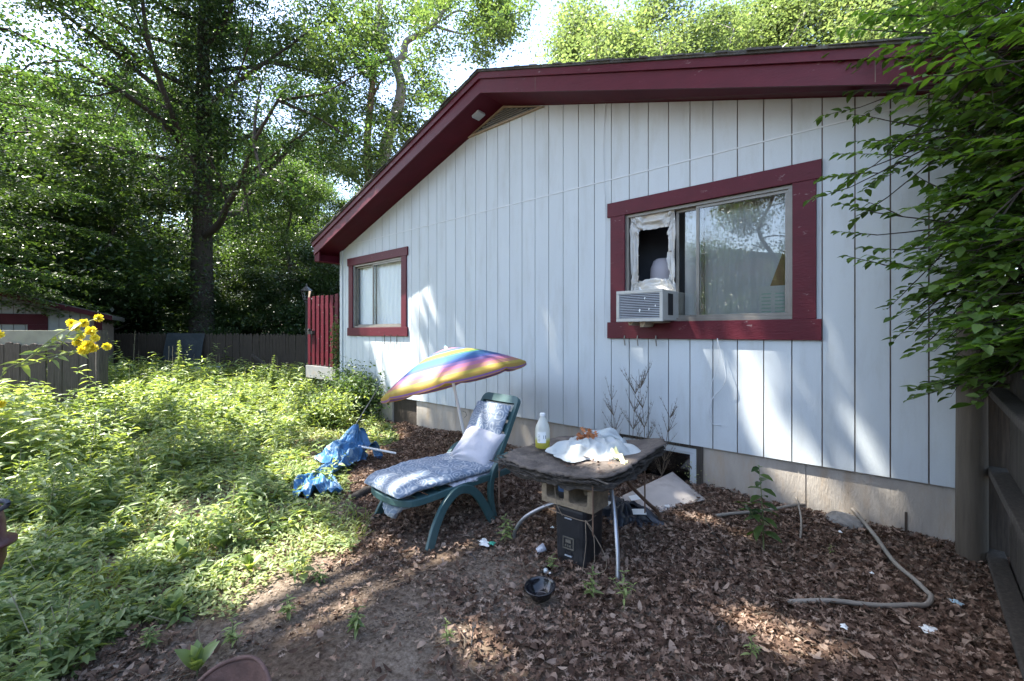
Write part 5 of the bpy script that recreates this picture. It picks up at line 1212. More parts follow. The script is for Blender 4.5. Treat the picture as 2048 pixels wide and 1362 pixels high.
def herb(p, h, nodes, L, label, cat='plant', name='weed_plant', m=None, T=T_LANCE, lean=(0, 0), per=2, branches=0, seed=1, group=None, droop=-.1, stemr=.003):
    R_ = np.random.default_rng(seed); o = empty(name, p, label, cat, group); mb = MB(); rows = []
    def shoot(b, d, hh, nd, LL):
        pts = [np.array(b) + np.array(d) * hh * f + np.array([lean[0], lean[1], 0]) * hh * f * f for f in np.linspace(0, 1, 6)]; mb.tube(pts, [stemr * (1.2 - .8 * f) for f in np.linspace(0, 1, 6)], 5)
        a0 = R_.uniform(0, 6.3)
        for j in range(nd):
            f = .15 + .85 * (j + 1) / nd; q_ = np.array(b) + np.array(d) * hh * f + np.array([lean[0], lean[1], 0]) * hh * f * f
            for s in range(per): rows.append((q_[0], q_[1], q_[2], a0 + s * 2 * PI / per + j * 1.57 + R_.normal(0, .2), droop + .5 * f + R_.normal(0, .15), R_.normal(0, .2), LL * (1.15 - .5 * f) * R_.uniform(.8, 1.15)))
    shoot((0, 0, 0), (0, 0, 1), h, nodes, L)
    for k in range(branches):
        a = R_.uniform(0, 6.3); f = R_.uniform(.1, .5); shoot((0, 0, h * f), (.7 * math.cos(a), .7 * math.sin(a), .7), h * R_.uniform(.25, .45), max(3, nodes // 2), L * .8)
    A = np.array(rows); mb.build('stem', M['stem'], o); V, F = inst(T[0], T[1], rots(A[:, 3], A[:, 4], A[:, 5], A[:, 6]), A[:, :3]); npmesh('leaves', V, F, m or M['weed'], o)
    return o
def gpt(px, py): p = gp(px, py); return p
herb(gpt(1527, 1105), .55, 10, .12, 'broad leaved young sapling standing before the concrete foundation', 'sapling', 'sapling', M['nearleaf'], T_OVAL, seed=4, lean=(-.05, 0), branches=1, droop=-.35, stemr=.005)
herb(gpt(1010, 1082), .19, 7, .07, 'small bright weed right of the lounge chair leg', seed=5, branches=3)
herb(gpt(1105, 1140), .10, 4, .05, 'small seedling at the foot of the black bin', seed=6, branches=2)
herb(gpt(1185, 1195), .16, 6, .06, 'leafy seedling in front of the table leg', seed=7, branches=3)
herb(gpt(1248, 1215), .2, 6, .055, 'thin seedling standing right beside the front table leg', seed=8, branches=3)
herb(gpt(715, 1262), .12, 6, .06, 'low weed clump on the bare dirt in the lower middle', seed=9, branches=7, droop=-.2)
for k, (px, py) in enumerate(((640, 1165), (575, 1235), (465, 1290), (300, 1300), (700, 1100))):
    herb(gpt(px, py), .10 + .02 * (k % 3), 5, .055, ['low leafy weed on the dirt just right of the green edge', 'low leafy weed on bare soil beyond the rusty chair', 'low leafy weed just above the rusty chair back', 'low leafy weed left of the wide leaved weed at the bottom', 'low leafy weed on the litter left of the lounge chair leg'][k], seed=40 + k, branches=5, droop=-.1)
herb(gpt(893, 1295), .11, 5, .04, 'tiny seedling left of the black fork', seed=10, branches=2)
herb(gpt(1503, 1325), .11, 5, .045, 'small seedling at the lower right sun patch', seed=11, branches=2)
herb(gpt(560, 1165), .09, 4, .05, 'pale weed rosette at the edge of the green', seed=12, branches=3) if False else None
herb(gpt(780, 905), .32, 6, .13, 'dark broad leaved plant behind the foot of the lounge chair', 'plant', 'broad_leaf_plant', M['nearleaf'], T_OVAL, seed=13, branches=2, droop=-.1)
herb(gpt(1660, 1110), .06, 3, .03, 'tiny seedling inside the hose loop', seed=14, branches=1)
herb(gpt(1085 + 20, 1300), .03, 3, .03, 'tiny weed', seed=14) if False else None
# big lettuce-like leaves in the sun
for k, (px, py, s) in enumerate(((455, 1090, .13), (365, 1130, .15), (500, 1150, .13), (445, 1105, .12), (395, 1345, .13), (350, 1235, .14))):
    lab = ['upright wide leaved weed in the brightest sun patch', 'wide leaved weed left of the brightest sun patch', 'wide leaved weed low in the brightest sun patch', 'wide leaved weed crowding the brightest sun patch', 'pale wide leaved weed at the bottom beside the rusty chair', 'wide leaved weed at the dark edge of the weeds'][k]
    herb(gpt(px, py), .05, 3, s, lab, 'weed', 'wide_leaf_weed', M['weed'], T_OVAL, seed=20 + k, per=3, droop=.75)
# tall spires behind
def spire(px, py, h, label, seed):
    p = gp(px, py); o = empty('tall_weed', p, label, 'weed'); R_ = np.random.default_rng(seed); mb = MB(); mb.tube([(0, 0, 0), (.01, 0, h * .5), (.03, .02, h)], [.008, .006, .002], 6); mb.build('stem', M['stem'], o)
    n = 230; f = R_.random(n) ** .8; L = np.interp(f, [0, .35, .6, 1], [.10, .17, .09, .03]); a = R_.uniform(0, 6.3, n)
    V, F = inst(T_LANCE[0], T_LANCE[1], rots(a, R_.normal(.15, .3, n) + .3 * f, R_.normal(0, .3, n), L), np.stack([.03 * f, .02 * f, f * h], -1)); npmesh('leaves', V, F, M['weed'], o)
spire(355, 830, 1.30, 'tall pointed weed spire in front of the grey blue panel', 31)
spire(545, 800, .95, 'tall pointed weed spire near the maroon deck rail', 32)
spire(575, 800, .6, 'shorter bushy spire beside the maroon deck rail', 33)
# yellow double flowers on leaning stalks
def flowers():
    root = D(-150, 1010, 3.3); o = empty('yellow_flower_plant', (root[0], root[1], 0), 'leaning stalk of yellow pompom flowers at the left edge', 'flowers'); t = 3.3
    def P(px, py, tt=3.3): q = D(px, py, tt); return (q[0] - root[0], q[1] - root[1], q[2])
    mb = MB()
    st = [[P(-150, 980), P(0, 895), P(75, 845), P(130, 760), P(160, 690), P(185, 645), P(200, 636)], [P(40, 868), P(100, 805), P(150, 740), P(175, 668)], [P(60, 850), P(110, 800), P(160, 760), P(190, 718)], [P(55, 858), P(100, 825), P(150, 800), P(180, 700)], [P(110, 800), P(145, 700), P(143, 655)], [P(90, 830), P(150, 805), P(214, 693)]]
    st = [[P(-150, 1005), P(-60, 940), P(0, 757), P(52, 720), P(110, 672), P(150, 652), P(198, 636)], [P(30, 735), P(75, 705), P(120, 690), P(150, 645)], [P(30, 735), P(90, 715), P(130, 706), P(168, 700)], [P(52, 722), P(100, 690), P(140, 672), P(178, 662)], [P(40, 733), P(100, 718), P(150, 705), P(214, 693)], [P(-60, 940), P(-20, 800), P(-5, 670)]]
    for s in st: mb.tube(spline(s, 6), .0035, 5)
    mb.build('stem', M['stem'], o)
    hd = [(198, 636, 15), (143, 646, 17), (168, 646, 16), (150, 655, 18), (182, 662, 16), (155, 684, 18), (162, 672, 13), (190, 676, 15), (176, 690, 18), (186, 696, 18), (166, 700, 15), (214, 693, 13), (-3, 668, 16), (2, 808, 15), (172, 702, 14)]
    for k, (px, py, r) in enumerate(hd):
        c = np.array(P(px, py, t + rng.uniform(-.06, .06))); rr = r / FPX * t; n = 70; d = rng.normal(size=(n, 3)); d /= np.linalg.norm(d, axis=1)[:, None]; yaw = np.arctan2(d[:, 1], d[:, 0]); pit = np.arcsin(d[:, 2])
        V, F = inst(T_OVAL[0], T_OVAL[1], rots(yaw, pit, rng.uniform(0, 3, n), np.full(n, rr * rng.uniform(.52, .68))), np.repeat(c[None], n, 0)); npmesh('flower_head', V, F, M['yellow'], o)
    n = 46; sp = [np.array(p) for s in st[:5] for p in spline(s, 6)[6:]]; idx = rng.integers(0, len(sp), n); A = np.array([sp[i] for i in idx])
    V, F = inst(T_LANCE[0], T_LANCE[1], rots(rng.uniform(0, 6.3, n), rng.normal(-.1, .4, n), rng.normal(0, .5, n), rng.uniform(.06, .13, n)), A); npmesh('leaves', V, F, M['weed'], o)
    # tall leafy stand below the flowers
    n = 150; px = rng.uniform(-220, 150, n); tt = rng.uniform(4.3, 6.5, n); hh = rng.uniform(.45, .95, n) * np.interp(px, [-200, 40, 150], [1.15, .95, .55])
    rows = []
    q = empty('leafy_clump', tuple(G(-40, 960) * [1, 1, 0]), 'lush clump of long pointed leaves below the yellow flowers', 'plant'); base = np.array(q.location)
    for i in range(n):
        b = D(px[i], 665, tt[i]); a0 = rng.uniform(0, 6.3)
        for j in range(11):
            f = .3 + .7 * j / 10; rows.append((b[0] - base[0], b[1] - base[1], hh[i] * f, a0 + j * 2.4, .25 - .45 * (1 - f) + rng.normal(0, .15), rng.normal(0, .3), rng.uniform(.10, .19)))
    A = np.array(rows); V, F = inst(T_LANCE[0], T_LANCE[1], rots(A[:, 3], A[:, 4], A[:, 5], A[:, 6]), A[:, :3]); npmesh('leaves', V, F, M['weed'], q)
flowers()
# dry brown stalks at the wall
def dry(px, h, lean, label, seed):
    b = W(px, 870, -.12); o = empty('dry_stalk', (b[0], b[1], 0), label, 'dead weed', 'dry stalks growing against the wall'); R_ = random.Random(seed); mb = MB()
    def br(p, d, L, r, dep):
        pts = [p]; q_ = Vector(p); dd_ = Vector(d)
        for k in range(6): dd_ = (dd_ + Vector((R_.uniform(-.08, .08), R_.uniform(-.05, .02), .04))).normalized(); q_ = q_ + dd_ * L / 6; pts.append(tuple(q_))
        mb.tube(pts, [r * (1 - .75 * i / 6) for i in range(7)], 4)
        if dep:
            for k in range(int(L * 42) if dep == 2 else int(L * 60)):
                f = R_.uniform(.2, 1); i = int(f * 6); s = R_.choice((-1, 1)); br(pts[min(i, 6)], (dd_ + Vector((s * R_.uniform(.4, .9), R_.uniform(-.2, .1), R_.uniform(.1, .5)))).normalized(), L * R_.uniform(.08, .3) if dep == 2 else R_.uniform(.015, .035), r * .5, dep - 1)
    br((0, 0, .0), (lean, -.02, 1), h, .0045, 2); mb.build('twigs', M['twig'], o)
dry(1237, .95, -.05, 'leftmost short brown dry stalk against the wall', 1); dry(1262, 1.05, .02, 'dense brown dry stalk second from the left at the wall', 2); dry(1290, 1.12, .06, 'tallest brown dry stalk before the wall under the window', 3); dry(1318, .85, .28, 'rightmost leaning brown dry stalk above the basement window', 4)
# bush at the far wall corner and a vine on the deck rail
def bush(c, rx, ry, h, n, label, m, name='bush', L=.05, T=T_OVAL, seed=1, stems=8):
    R_ = np.random.default_rng(seed); o = empty(name, c, label, name.replace('_', ' ')); mb = MB(); tips = []
    for k in range(stems):
        a = R_.uniform(0, 6.3); tip = np.array([rx * .8 * math.cos(a) * R_.random(), ry * .8 * math.sin(a) * R_.random(), h * R_.uniform(.6, 1.0)]); tips.append(tip); mb.tube(spline([(0, 0, 0), tip * [.4, .4, .5], tip], 4), [.008] * 4 + [.006] * 4 + [.003], 5)
    mb.build('stems', M['twig'], o); cl = R_.integers(0, stems, n); f = R_.random(n) ** .6; A = np.array(tips)[cl] * f[:, None] * [1, 1, 1] + R_.normal(0, 1, (n, 3)) * [rx * .28, ry * .28, h * .12]; A[:, 2] = np.abs(A[:, 2]) + .01
    V, F = inst(T[0], T[1], rots(R_.uniform(0, 6.3, n), R_.normal(0, .45, n), R_.normal(0, .5, n), R_.uniform(.6, 1.3, n) * L), A); npmesh('leaves', V, F, m, o); return o
bush(tuple(G(705, 835)), .9, .5, .85, 5200, 'tangled bush growing at the far corner of the house', M['vine'], seed=3, L=.055)
bush(tuple(G(760, 815) * [1, 0, 0] + [0, -.35, 0]), .5, .25, .65, 1800, 'scrubby bush against the wall beside the dark hatch', M['vine'], seed=5, L=.045)
bush(tuple(G(640, 850)), .9, .5, .5, 2600, 'low leafy bush before the lattice of the deck', M['weed'], seed=7, L=.06)
bush((-8.3, .1, 0), .16, .1, 1.65, 900, 'vine climbing the corner of the house beside the maroon rail', M['vine'], name='climbing_vine', seed=9, L=.06, stems=4)
bush(tuple(G(1405, 985)), .22, .1, .26, 220, 'thin straggly weed at the right of the basement window', M['cover'], name='straggly_weed', seed=10, L=.02, stems=9)
#@@TREES
# ================================================================ TREES
def branchy(R_, base, height, r0, spread, nb, clear=.35, wob=.25, up=.5, path=None):
    "returns tube list [(pts, radii)] and leaf anchor points"
    tubes = []; anc = []
    if path is None:
        pts = [np.array([0, 0, -.2])]; d = np.array([0, 0, 1.0])
        for k in range(8): pts.append(pts[-1] + np.array([R_.normal(0, wob), R_.normal(0, wob), height * .92 / 8]))
    else: pts = [np.array(p, float) for p in path]
    tr = spline(pts, 4); n = len(tr); rad = [r0 * (1 - .86 * (i / (n - 1)) ** .9) for i in range(n)]; rad[0] *= 1.35; tubes.append((tr, rad, 10))
    for k in range(nb):
        f = clear + (1 - clear) * (k + .5) / nb; i = int(f * (n - 1)); p = np.array(tr[i]); a = k * 2.4 + R_.normal(0, .4); L = spread * (1.15 - .75 * ((f - clear) / (1 - clear)) ** 1.5) * R_.uniform(.7, 1.15)
        d = np.array([math.cos(a), math.sin(a), up * R_.uniform(.3, 1.5)]); d /= np.linalg.norm(d); bp = [p]
        for j in range(5): d = d + np.array([R_.normal(0, .18), R_.normal(0, .18), R_.normal(.03, .14)]); d /= np.linalg.norm(d); bp.append(bp[-1] + d * L / 5)
        rb = rad[i] * .45; tubes.append((spline(bp, 2), list(np.linspace(rb, rb * .2, 11)), 6))
        for j in range(2, 6):
            anc.append(bp[j] + R_.normal(0, .15, 3))
            for s in range(2):
                d2 = d * .6 + R_.normal(0, .7, 3); d2 /= np.linalg.norm(d2); L2 = L * R_.uniform(.18, .42); e = bp[j] + d2 * L2; m_ = (bp[j] + e) / 2 + R_.normal(0, .06 * L2, 3)
                tubes.append(([bp[j], m_, e], [rb * .35, rb * .22, rb * .1], 4)); anc.append(e); anc.append(m_)
    return tubes, anc
def crown_mesh(R_, anc, n, sig, L, T, flat=.6):
    A = np.array(anc); k = R_.integers(0, len(A), n); w = R_.uniform(.5, 1.3, len(A))
    P = A[k] + R_.normal(0, 1, (n, 3)) * [sig, sig, sig * flat] * w[k][:, None]
    yaw = R_.uniform(0, 6.3, n); return inst(T[0], T[1], rots(yaw, R_.normal(-.2, .45, n), R_.normal(0, .5, n), R_.uniform(.65, 1.3, n) * L), P)
def make_tree(name, label, loc, height, r0, spread, nb, nleaf, sig, L, m, bark, seed, clear=.35, wob=.25, up=.5, T=T_DIA, path=None, cat='tree', group=None, flat=.6, anc_min=None):
    R_ = np.random.default_rng(seed); o = empty(name, loc, label, cat, group); tb, anc = branchy(R_, None, height, r0, spread, nb, clear, wob, up, path)
    mb = MB()
    for p, r, k in tb: mb.tube(p, list(np.interp(np.linspace(0, 1, len(p)), np.linspace(0, 1, len(r)), r)), k, cap=False)
    mb.build('trunk', bark, o, smooth=True)
    if anc_min is not None: anc = [a for a in anc if a[2] > anc_min]
    V, F = crown_mesh(R_, anc, nleaf, sig, L, T, flat); npmesh('crown', V, F, m, o); return o
PROTO = []
PROTO.append(make_tree('forest_tree', '', (0, 0, 0), 15, .26, 4.6, 22, 52000, .50, .15, M['forest'], M['bark'], 101, clear=.30))
PROTO.append(make_tree('forest_tree', '', (0, 0, 0), 13, .20, 3.8, 20, 42000, .42, .14, M['forest'], M['bark'], 102, clear=.15, up=.3))
PROTO.append(None)
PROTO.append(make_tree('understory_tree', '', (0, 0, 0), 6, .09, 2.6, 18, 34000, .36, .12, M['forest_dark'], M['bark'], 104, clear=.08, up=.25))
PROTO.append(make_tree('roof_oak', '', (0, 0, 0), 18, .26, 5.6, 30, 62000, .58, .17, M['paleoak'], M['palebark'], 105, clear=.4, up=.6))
used = set()
def plant(kind, px, t, s, rz_, label, group, sx=1.0):
    b = D(px, HOR, t); src = PROTO[kind]
    o = src if kind not in used else copy_tree(src); used.add(kind)
    o.location = (b[0], b[1], float(gz(b[0], b[1])) - .1); o.rotation_euler = (0, 0, rz_); o.scale = (s * sx, s * sx, s); tag(o, label, 'tree', group)
gF = 'forest trees behind the back fence'; gO = 'oaks rising behind the roof'; gU = 'understory trees behind the fence'
spec = [(0, 60, 23, 1.05, .3), (0, 300, 26, 1.15, 1.4), (1, 190, 20, .95, 2.2), (0, 480, 30, 1.1, 3.0), (1, 560, 22, .85, .8), (0, 650, 34, 1.1, 4.0), (1, 700, 25, .8, 5.1), (1, -60, 18, 1.0, 1.1), (0, 830, 38, .8, 2.6), (0, 200, 36, 1.3, 5.5), (1, 430, 38, 1.2, .2), (1, 800, 30, .72, 3.3), (0, -150, 27, 1.2, 2.0), (0, 560, 44, 1.35, 1.0), (0, 60, 45, 1.4, 3.8)]
side = ['far left', 'left', 'centre left', 'middle', 'right of the ivy trunk', 'behind the deck', 'beside the roof edge']
names_ = ['broad leafy tree above the shed', 'tall leafy tree just left of the ivy trunk', 'bushy tree between the shed and the ivy trunk', 'tall tree just right of the ivy trunk', 'mid green tree behind the right part of the back fence', 'distant tall tree behind the maroon deck rail', 'slender tree beside the lantern', 'leafy tree at the left edge above the shed roof', 'sunlit treetop left of the roof peak', 'distant tall crown between the shed and the ivy trunk', 'distant crown right behind the ivy trunk', 'yellow green crown beside the sloping maroon eave', 'distant tree past the left edge of the shed', 'farthest tall crown behind the right of the fence', 'farthest tall crown above the shed']
for (k, px, t, s, r), nm in zip(spec, names_): plant(k, px, t, s, r, nm, gF)
for (px, t, s, r), nm in zip([(1160, 42, 1.62, .4), (1270, 38, 1.72, 2.1), (1530, 42, 1.78, 3.9), (1640, 37, 1.68, 5.2), (1780, 36, 1.66, 1.3), (1920, 33, 1.5, 2.9)],
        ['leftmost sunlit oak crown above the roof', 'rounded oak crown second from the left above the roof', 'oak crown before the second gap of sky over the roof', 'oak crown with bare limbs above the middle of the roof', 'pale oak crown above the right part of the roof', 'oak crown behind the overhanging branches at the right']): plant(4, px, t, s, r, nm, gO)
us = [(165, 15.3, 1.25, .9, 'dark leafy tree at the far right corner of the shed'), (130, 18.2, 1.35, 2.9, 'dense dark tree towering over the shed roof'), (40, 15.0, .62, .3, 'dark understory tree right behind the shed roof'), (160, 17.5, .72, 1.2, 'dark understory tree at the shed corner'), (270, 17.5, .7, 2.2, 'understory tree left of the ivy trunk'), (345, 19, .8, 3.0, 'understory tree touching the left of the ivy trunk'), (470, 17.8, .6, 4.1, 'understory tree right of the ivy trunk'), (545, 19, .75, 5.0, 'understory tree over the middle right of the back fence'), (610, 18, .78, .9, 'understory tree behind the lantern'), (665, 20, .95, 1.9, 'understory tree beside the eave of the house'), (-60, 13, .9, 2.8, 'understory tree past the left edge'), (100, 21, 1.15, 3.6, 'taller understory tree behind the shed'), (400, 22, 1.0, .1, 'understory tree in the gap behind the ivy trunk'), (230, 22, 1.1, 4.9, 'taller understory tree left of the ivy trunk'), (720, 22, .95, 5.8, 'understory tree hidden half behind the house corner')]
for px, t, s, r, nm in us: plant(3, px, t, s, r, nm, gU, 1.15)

for (x, y, s, r_, k, lab) in ((-3.0, -11.5, .62, .5, 1, 'small tree mirrored in the right of the big window'), (-9.5, -15.5, .6, 2.5, 1, 'small tree mirrored in the left of the big window'), (-14, -27, .9, 1.5, 0, 'tall tree mirrored above the neighbouring roof')):
    o = copy_tree(PROTO[k]); o.location = (x, y, 0); o.scale = (s, s, s); o.rotation_euler = (0, 0, r_); tag(o, lab, 'tree', 'trees behind the photographer')
# the big ivy-covered trunk
def ivy_tree():
    b = D(404, HOR, 17.0); R_ = np.random.default_rng(55)
    path = [(0, 0, -.3), (0, 0, 2), (.05, 0, 5), (.12, .05, 8.5), (.15, 0, 12), (.1, .1, 16), (.0, 0, 19)]
    o = make_tree('ivy_tree', 'huge straight trunk wrapped in ivy behind the back fence', (b[0], b[1], 0), 19, .50, 6.0, 26, 110000, .42, .12, M['forest'], M['bark'], 55, clear=.36, path=path, up=.35)
    n = 44000; z = R_.uniform(2.0, 16, n) ; keep = R_.random(n) < np.interp(z, [2, 4.5, 7.2, 9, 16], [.08, .05, .3, 1, 1]); z = z[keep]; n = len(z); a = R_.uniform(0, 6.3, n)
    rr = .42 + np.abs(R_.normal(0, 1, n)) * np.interp(z, [2, 6.5, 9, 12, 16], [.04, .08, .75, .8, .6]) * (.5 + vnoise(z * 1.2, a * 1.0, 5))
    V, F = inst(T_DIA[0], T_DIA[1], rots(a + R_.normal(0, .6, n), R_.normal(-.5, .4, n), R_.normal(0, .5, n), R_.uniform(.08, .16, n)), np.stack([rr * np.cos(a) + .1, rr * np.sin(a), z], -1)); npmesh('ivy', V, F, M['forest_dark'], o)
    # dead stub limb
    R__ = np.array([RT[0], RT[1]]); mb = MB(); mb.tube(spline([(0, 0, 6.6), (-R__[0] * .6, -R__[1] * .6, 6.75), (-R__[0] * 1.3, -R__[1] * 1.3, 6.9), (-R__[0] * 1.9, -R__[1] * 1.9, 7.4)], 4), [.2, .2, .18, .15, .13, .12, .1, .09, .08, .07, .06, .05, .03], 7); mb.build('dead_limb', M['bark'], o, smooth=True)
ivy_tree()
# forked grey oak left of the roof peak
def fork_tree():
    t = 15.0; b = D(745, HOR, t); o = empty('forked_oak', (b[0], b[1], 0), 'grey barked forked oak rising left of the roof peak', 'tree', 'x'); del o['group']
    def P(px, py, tt=t): q = D(px, py, tt); return (q[0] - b[0], q[1] - b[1], q[2])
    mb = MB()
    mb.tube(spline([P(742, 760), P(748, 560), P(757, 400), P(772, 290), P(795, 220), P(802, 170), P(790, 128)], 5), list(np.linspace(.24, .14, 31)), 9)
    mb.tube(spline([P(790, 128), P(768, 90), P(757, 45), P(762, 0), P(770, -60)], 5), list(np.linspace(.13, .07, 21)), 8)
    mb.tube(spline([P(790, 128), P(806, 112), P(812, 85), P(832, 72), P(862, 55), P(885, 25), P(905, -20)], 5), list(np.linspace(.13, .06, 31)), 8)
    mb.tube(spline([P(870, 52), P(900, 62), P(930, 68), P(960, 60)], 4), list(np.linspace(.05, .015, 13)), 5)
    mb.tube(spline([P(885, 40), P(915, 22), P(945, 30), P(965, 50)], 4), list(np.linspace(.04, .015, 13)), 5)
    mb.tube(spline([P(872, 58), P(876, 75), P(860, 85)], 4), list(np.linspace(.03, .01, 9)), 5)
    mb.tube(spline([P(808, 118), P(822, 108), P(832, 110)], 4), list(np.linspace(.03, .01, 9)), 5)
    mb.build('trunk', M['palebark'], o, smooth=True)
    mb = MB(); mb.tube(spline([P(752, 470), P(735, 320), P(738, 240), P(746, 160), P(752, 130), P(775, 118)], 5), list(np.linspace(.15, .06, 26)), 8)
    mb.tube(spline([P(748, 190), P(760, 165), P(775, 155)], 4), list(np.linspace(.05, .015, 9)), 5); mb.build('limb', mat('reddish_bark', (.22, .14, .10), .9, .3, 5, .7, 20), o, smooth=True)
    R_ = np.random.default_rng(12); cl = []
    def clump(px, py, rp, n, dt=1.0):
        for i in range(n): cl.append(P(px + R_.normal(0, rp), py + R_.normal(0, rp * .8), t + R_.normal(0, dt)))
    clump(985, 45, 26, 34); clump(1000, 20, 22, 14); clump(955, 95, 18, 10); clump(870, 95, 14, 7); clump(880, 0, 30, 16); clump(730, 40, 35, 34); clump(830, 20, 25, 14); clump(700, 120, 40, 40); clump(690, 230, 40, 40); clump(835, 130, 14, 8); clump(800, 250, 32, 30); clump(740, 330, 40, 40); clump(640, 60, 50, 34); clump(850, 190, 25, 18); clump(925, -20, 40, 20)
    V, F = crown_mesh(R_, cl, 42000, .26, .115, T_DIA, .8); npmesh('crown', V, F, M['oakleaf'], o)
fork_tree()
# layered drooping branches at the left edge
def left_tree():
    b = D(-230, HOR, 10.5); R_ = np.random.default_rng(77); o = empty('layered_tree', (b[0], b[1], 0), 'tree with flat layered sprays reaching in from the left edge above the shed', 'tree')
    mb = MB(); mb.tube(spline([(0, 0, 0), (.1, 0, 3), (0, .1, 6), (0, 0, 9)], 4), list(np.linspace(.2, .05, 13)), 8); rows = []
    for k in range(30):
        z0 = R_.uniform(2.1, 8.5); a = TH + R_.normal(.1, .45); L = R_.uniform(2.4, 4.4); d = np.array([math.cos(a), math.sin(a)]); pts = []
        for f in np.linspace(0, 1, 7): pts.append((d[0] * L * f, d[1] * L * f, z0 + .7 * f - 1.0 * f * f + R_.normal(0, .03)))
        mb.tube(pts, list(np.linspace(.03, .006, 7)), 4)
        nl = 900; f = R_.uniform(.2, 1.02, nl); w = .55 * (1.1 - f) + .12; s = R_.normal(0, 1, nl) * w
        x = d[0] * L * f - d[1] * s; y = d[1] * L * f + d[0] * s; z = z0 + .7 * f - 1.0 * f * f - np.abs(s) * .18 + R_.normal(0, .035, nl); rows.append(np.stack([x, y, z], -1))
    mb.build('trunk', M['bark'], o, smooth=True); A = np.concatenate(rows); n = len(A); V, F = inst(T_DIA[0], T_DIA[1], rots(R_.uniform(0, 6.3, n), R_.normal(-.25, .25, n), R_.normal(0, .25, n), R_.uniform(.06, .13, n)), A); npmesh('crown', V, F, M['forest'], o)
left_tree()
# overhanging tree at the right, close to the camera
def right_tree():
    b = np.array([1.55, -.9, 0]); R_ = np.random.default_rng(91); o = empty('overhanging_tree', tuple(b), 'leafy tree overhanging the fence and house wall at the right', 'tree')
    mb = MB(); mb.tube(spline([(0, 0, 0), (.0, 0, 1.2), (-.1, .1, 2.4), (-.1, .2, 4), (0, .2, 5.5)], 4), list(np.linspace(.08, .03, 17)), 8); rows = []
    def twig(p, d, L, nl, ll=1.0):
        pts = [np.array(p)]; dd_ = np.array(d, float)
        for j in range(6): dd_ = dd_ + np.array([R_.normal(0, .07), R_.normal(0, .07), -.015]); dd_ /= np.linalg.norm(dd_); pts.append(pts[-1] + dd_ * L / 6)
        mb.tube(pts, list(np.linspace(.0035, .001, 7)), 4)
        yaw = math.atan2(dd_[1], dd_[0])
        for j in range(nl):
            f = (j + 1) / nl * 6; i = min(int(f), 5); q_ = pts[i] + (pts[i + 1] - pts[i]) * (f - i); s = 1 if j % 2 else -1
            rows.append((q_[0], q_[1], q_[2], yaw + s * R_.uniform(.5, 1.0), R_.normal(-.08, .22), R_.normal(0, .3), ll * R_.uniform(.04, .085)))
    def limb(tx, ty, tz, dens=9):
        s0 = np.array([-.1, .15, R_.uniform(1.0, 3.8)]); e = np.array([tx, ty, tz]) - b; m_ = (s0 + e) / 2 + np.array([0, 0, .18]); pts = spline([s0, m_, e], 6); mb.tube(pts, list(np.linspace(.014, .003, len(pts))), 5)
        d = (e - s0) / np.linalg.norm(e - s0)
        for k in range(dens):
            f = R_.uniform(.3, 1.0); q_ = pts[int(f * (len(pts) - 1))]; side = np.cross(d, [0, 0, 1]) * R_.choice([-1, 1]); twig(q_, d * .8 + side * R_.uniform(.2, .9) + np.array([0, 0, R_.normal(.05, .25)]), R_.uniform(.18, .42), int(R_.integers(11, 19)))
        twig(e, d, .22, 9)
    # limb ends: (px, py, depth) measured silhouettes of the sprays
    ends = [(1690, 150, 3.1), (1725, 60, 3.0), (1760, 30, 2.9), (1715, 120, 3.0), (1745, 185, 3.0), (1705, 215, 3.0), (1755, 240, 2.9), (1790, 120, 2.8), (1700, 345, 3.0), (1685, 375, 2.95), (1735, 330, 2.9), (1735, 425, 2.9), (1760, 395, 2.85), (1740, 470, 2.9), (1775, 280, 2.8),
            (1755, 530, 2.8), (1790, 500, 2.8), (1820, 560, 2.7), (1835, 625, 2.6), (1870, 610, 2.6), (1850, 460, 2.6), (1870, 380, 2.6), (1860, 300, 2.6), (1890, 200, 2.6), (1860, 100, 2.6), (1830, 0, 2.7), (1900, 30, 2.5), (1960, 120, 2.4), (1950, 240, 2.4), (1960, 380, 2.3), (1940, 500, 2.3), (1960, 590, 2.2), (2000, 700, 2.1), (2010, 740, 2.1), (2040, 650, 2.0), (2010, 300, 2.2), (2030, 60, 2.2), (2030, 480, 2.1), (1900, 560, 2.5), (1925, 440, 2.5), (1990, 560, 2.2), (1780, 90, 3.3), (1830, 170, 3.2), (1930, 330, 2.7), (2000, 180, 2.6), (1980, 20, 2.7), (1980, 640, 2.5), (1930, 640, 2.6)]
    for (px, py, t) in ends:
        e = D(px + 14, py, t); limb(e[0], e[1], e[2], 6 if px < 1850 else 17)
    for k in range(80):                                     # the dense body of the crown, mostly past the edge
        e = D(R_.uniform(1900, 2300), R_.uniform(-60, 720), R_.uniform(2.2, 3.4)); limb(e[0], e[1], e[2], 13)
    for k in range(34): e = D(R_.uniform(1880, 2100), R_.uniform(430, 770), R_.uniform(2.2, 3.0)); limb(e[0], e[1], e[2], 14)
    mb.build('trunk', M['bark'], o, smooth=False); A = np.array(rows)
    V, F = inst(T_OVAL[0], T_OVAL[1], rots(A[:, 3], A[:, 4], A[:, 5], A[:, 6]), A[:, :3]); npmesh('crown', V, F, M['nearleaf'], o)
right_tree()
